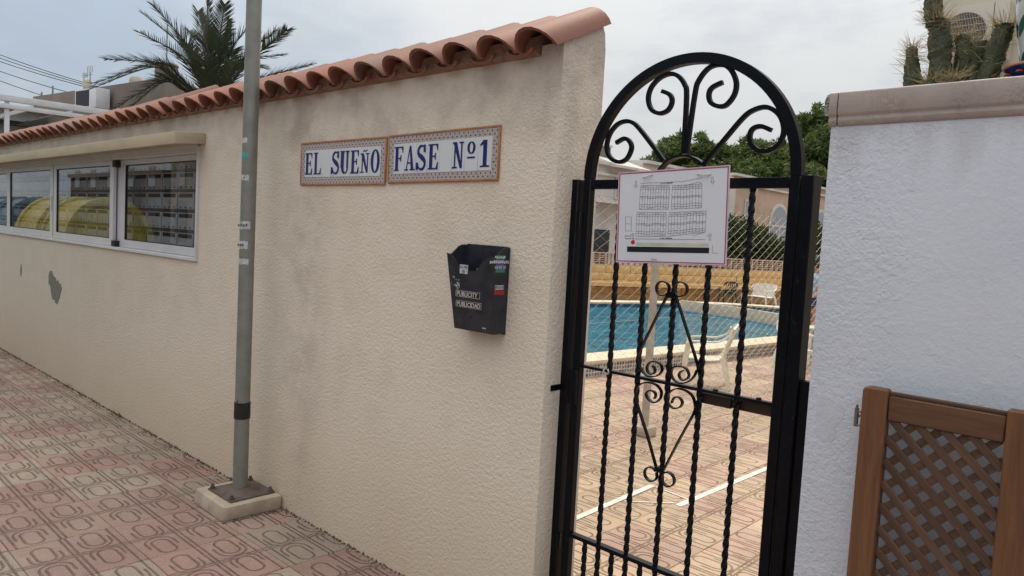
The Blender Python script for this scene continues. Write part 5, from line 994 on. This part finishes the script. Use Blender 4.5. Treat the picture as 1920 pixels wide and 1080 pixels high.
for i, (x, m_, cn) in enumerate(XS): container('recycling_container', f"{cn} recycling container with a domed lid, {'nearer' if i % 2 == 0 else 'farther'} of the two {cn} ones", x, m_)
def op_house(label, x0, x1, h, m):
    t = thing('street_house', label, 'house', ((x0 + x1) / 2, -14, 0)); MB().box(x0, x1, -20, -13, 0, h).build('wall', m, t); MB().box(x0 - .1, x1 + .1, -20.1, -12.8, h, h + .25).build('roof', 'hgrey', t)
    n = int((x1 - x0) / 3)
    for k in range(n):
        c = x0 + (k + .5) * (x1 - x0) / n; P = [(c - .8, .4), (c + .8, .4)] + [(c + .8 * cos(a), 1.9 + .8 * sin(a)) for a in [pi * i / 10 for i in range(11)]]; MB().prism(P, -12.998, -12.93, axis='Y').build('arch_window', 'darkglass', t); MB().box(c - .5, c + .5, -12.99, -12.93, 3.5, 4.7).build('window', 'shutter', t)
op_house('two storey house painted dark as if shaded, across the street nearest the camera', -22, -2, 6, 'hshade'); op_house('taupe two storey house across the street with arches', -44, -23, 5.4, 'hgrey'); op_house('low house painted dark as if shaded, far along the street', -62, -45, 4.2, 'hshade'); op_house('white house across the street behind the camera', 0, 16, 6, 'hwhite')
t = thing('street_palm', 'palm across the street mirrored in the window', 'palm tree', (-27, -9.8, 0)); MB().tube([(-27, -9.8, 0), (-27, -9.8, 4.2)], [.2, .16], 10).build('trunk', 'bark', t); _pt = pt; pt = t
for k in range(14): a = k * 2.4; u_ = V((cos(a), sin(a), 0)); c = V((-27, -9.8, 4.2)); zz = .3 + .9 * (k % 3) / 2; frond([c, c + u_ * .7 + V((0, 0, zz)), c + u_ * 1.5 + V((0, 0, zz)), c + u_ * 2.0 + V((0, 0, zz - .7))], n=36, seed=90 + k)

# ================================================================== GRIT AND WEEDS AT THE FOOT OF THE WALL
g = random.Random(21); b = MB()
x = -12.6
while x < XE + .1:
    w_ = g.uniform(.006, .03); d_ = g.uniform(.003, .018) * (1.6 if g.random() < .12 else 1)
    if not (-4.33 < x < -3.89): b.add([(x, YF, .003), (x + w_, YF, .003), (x + w_ * g.uniform(.5, 1), YF - d_, .0025), (x + w_ * .2, YF - d_ * g.uniform(.4, 1), .0025), (x + w_ * .5, YF - d_ * .3, g.uniform(.005, .018))], [(0, 1, 2, 3), (0, 4, 3), (1, 2, 4), (2, 3, 4)])
    x += w_ * g.uniform(.7, 2.2)
for k in range(900):
    x = g.uniform(-12, XE); y = YF - abs(g.gauss(0, .035)) - .003; s = g.uniform(.0015, .006)
    if not (-4.33 < x < -3.89): b.add([(x - s, y, .001), (x, y - s, .001), (x + s, y, .001), (x, y, s * 1.3)], [(0, 1, 3), (1, 2, 3), (0, 3, 2)])
for k in range(260):
    x = g.uniform(-9, 0); y = g.uniform(.3, 2.2); s = g.uniform(.0012, .0035); b.add([(x - s, y, .001), (x, y - s, .001), (x + s, y, .001), (x, y, s * 1.3)], [(0, 1, 3), (1, 2, 3), (0, 3, 2)])
for a, c in (((-4.34, 1.90), (-4.33, 2.255)), ((-3.90, 1.89), (-3.885, 2.255))):
    for k in range(60): t_ = g.random(); x = a[0] + (c[0] - a[0]) * t_ + g.gauss(0, .004); y = a[1] + (c[1] - a[1]) * t_; s = g.uniform(.003, .009); b.add([(x - s, y, .001), (x, y - s, .001), (x + s, y, .001), (x, y, s)], [(0, 1, 3), (1, 2, 3), (0, 3, 2)])
o = b.build('grit', 'dirt', kind='stuff')
b = MB()
for x0, n, h in ((-8.6, 12, .03), (-7.9, 20, .05), (-7.5, 14, .03), (-7.15, 16, .035), (-6.6, 22, .04), (-5.9, 18, .035), (-5.45, 10, .03), (-3.87, 14, .03), (-2.9, 8, .02), (-9.7, 14, .04)):
    for k in range(n):
        x = x0 + g.gauss(0, .05); y = YF - g.uniform(.002, .03); a = g.uniform(0, 6.28); l = h * g.uniform(.4, 1.3); d = V((cos(a) * .5, sin(a) * .5 - .2, 1)) * l; s = V((-sin(a), cos(a), 0)) * .002; p = V((x, y, 0)); b.add([p - s, p + s, p + d * .6 + s * .8, p + d, p + d * .6 - s * .8], [(0, 1, 2, 3, 4)])
b.build('weeds', 'weed', kind='stuff')
for nm, lb, ct in (): pass
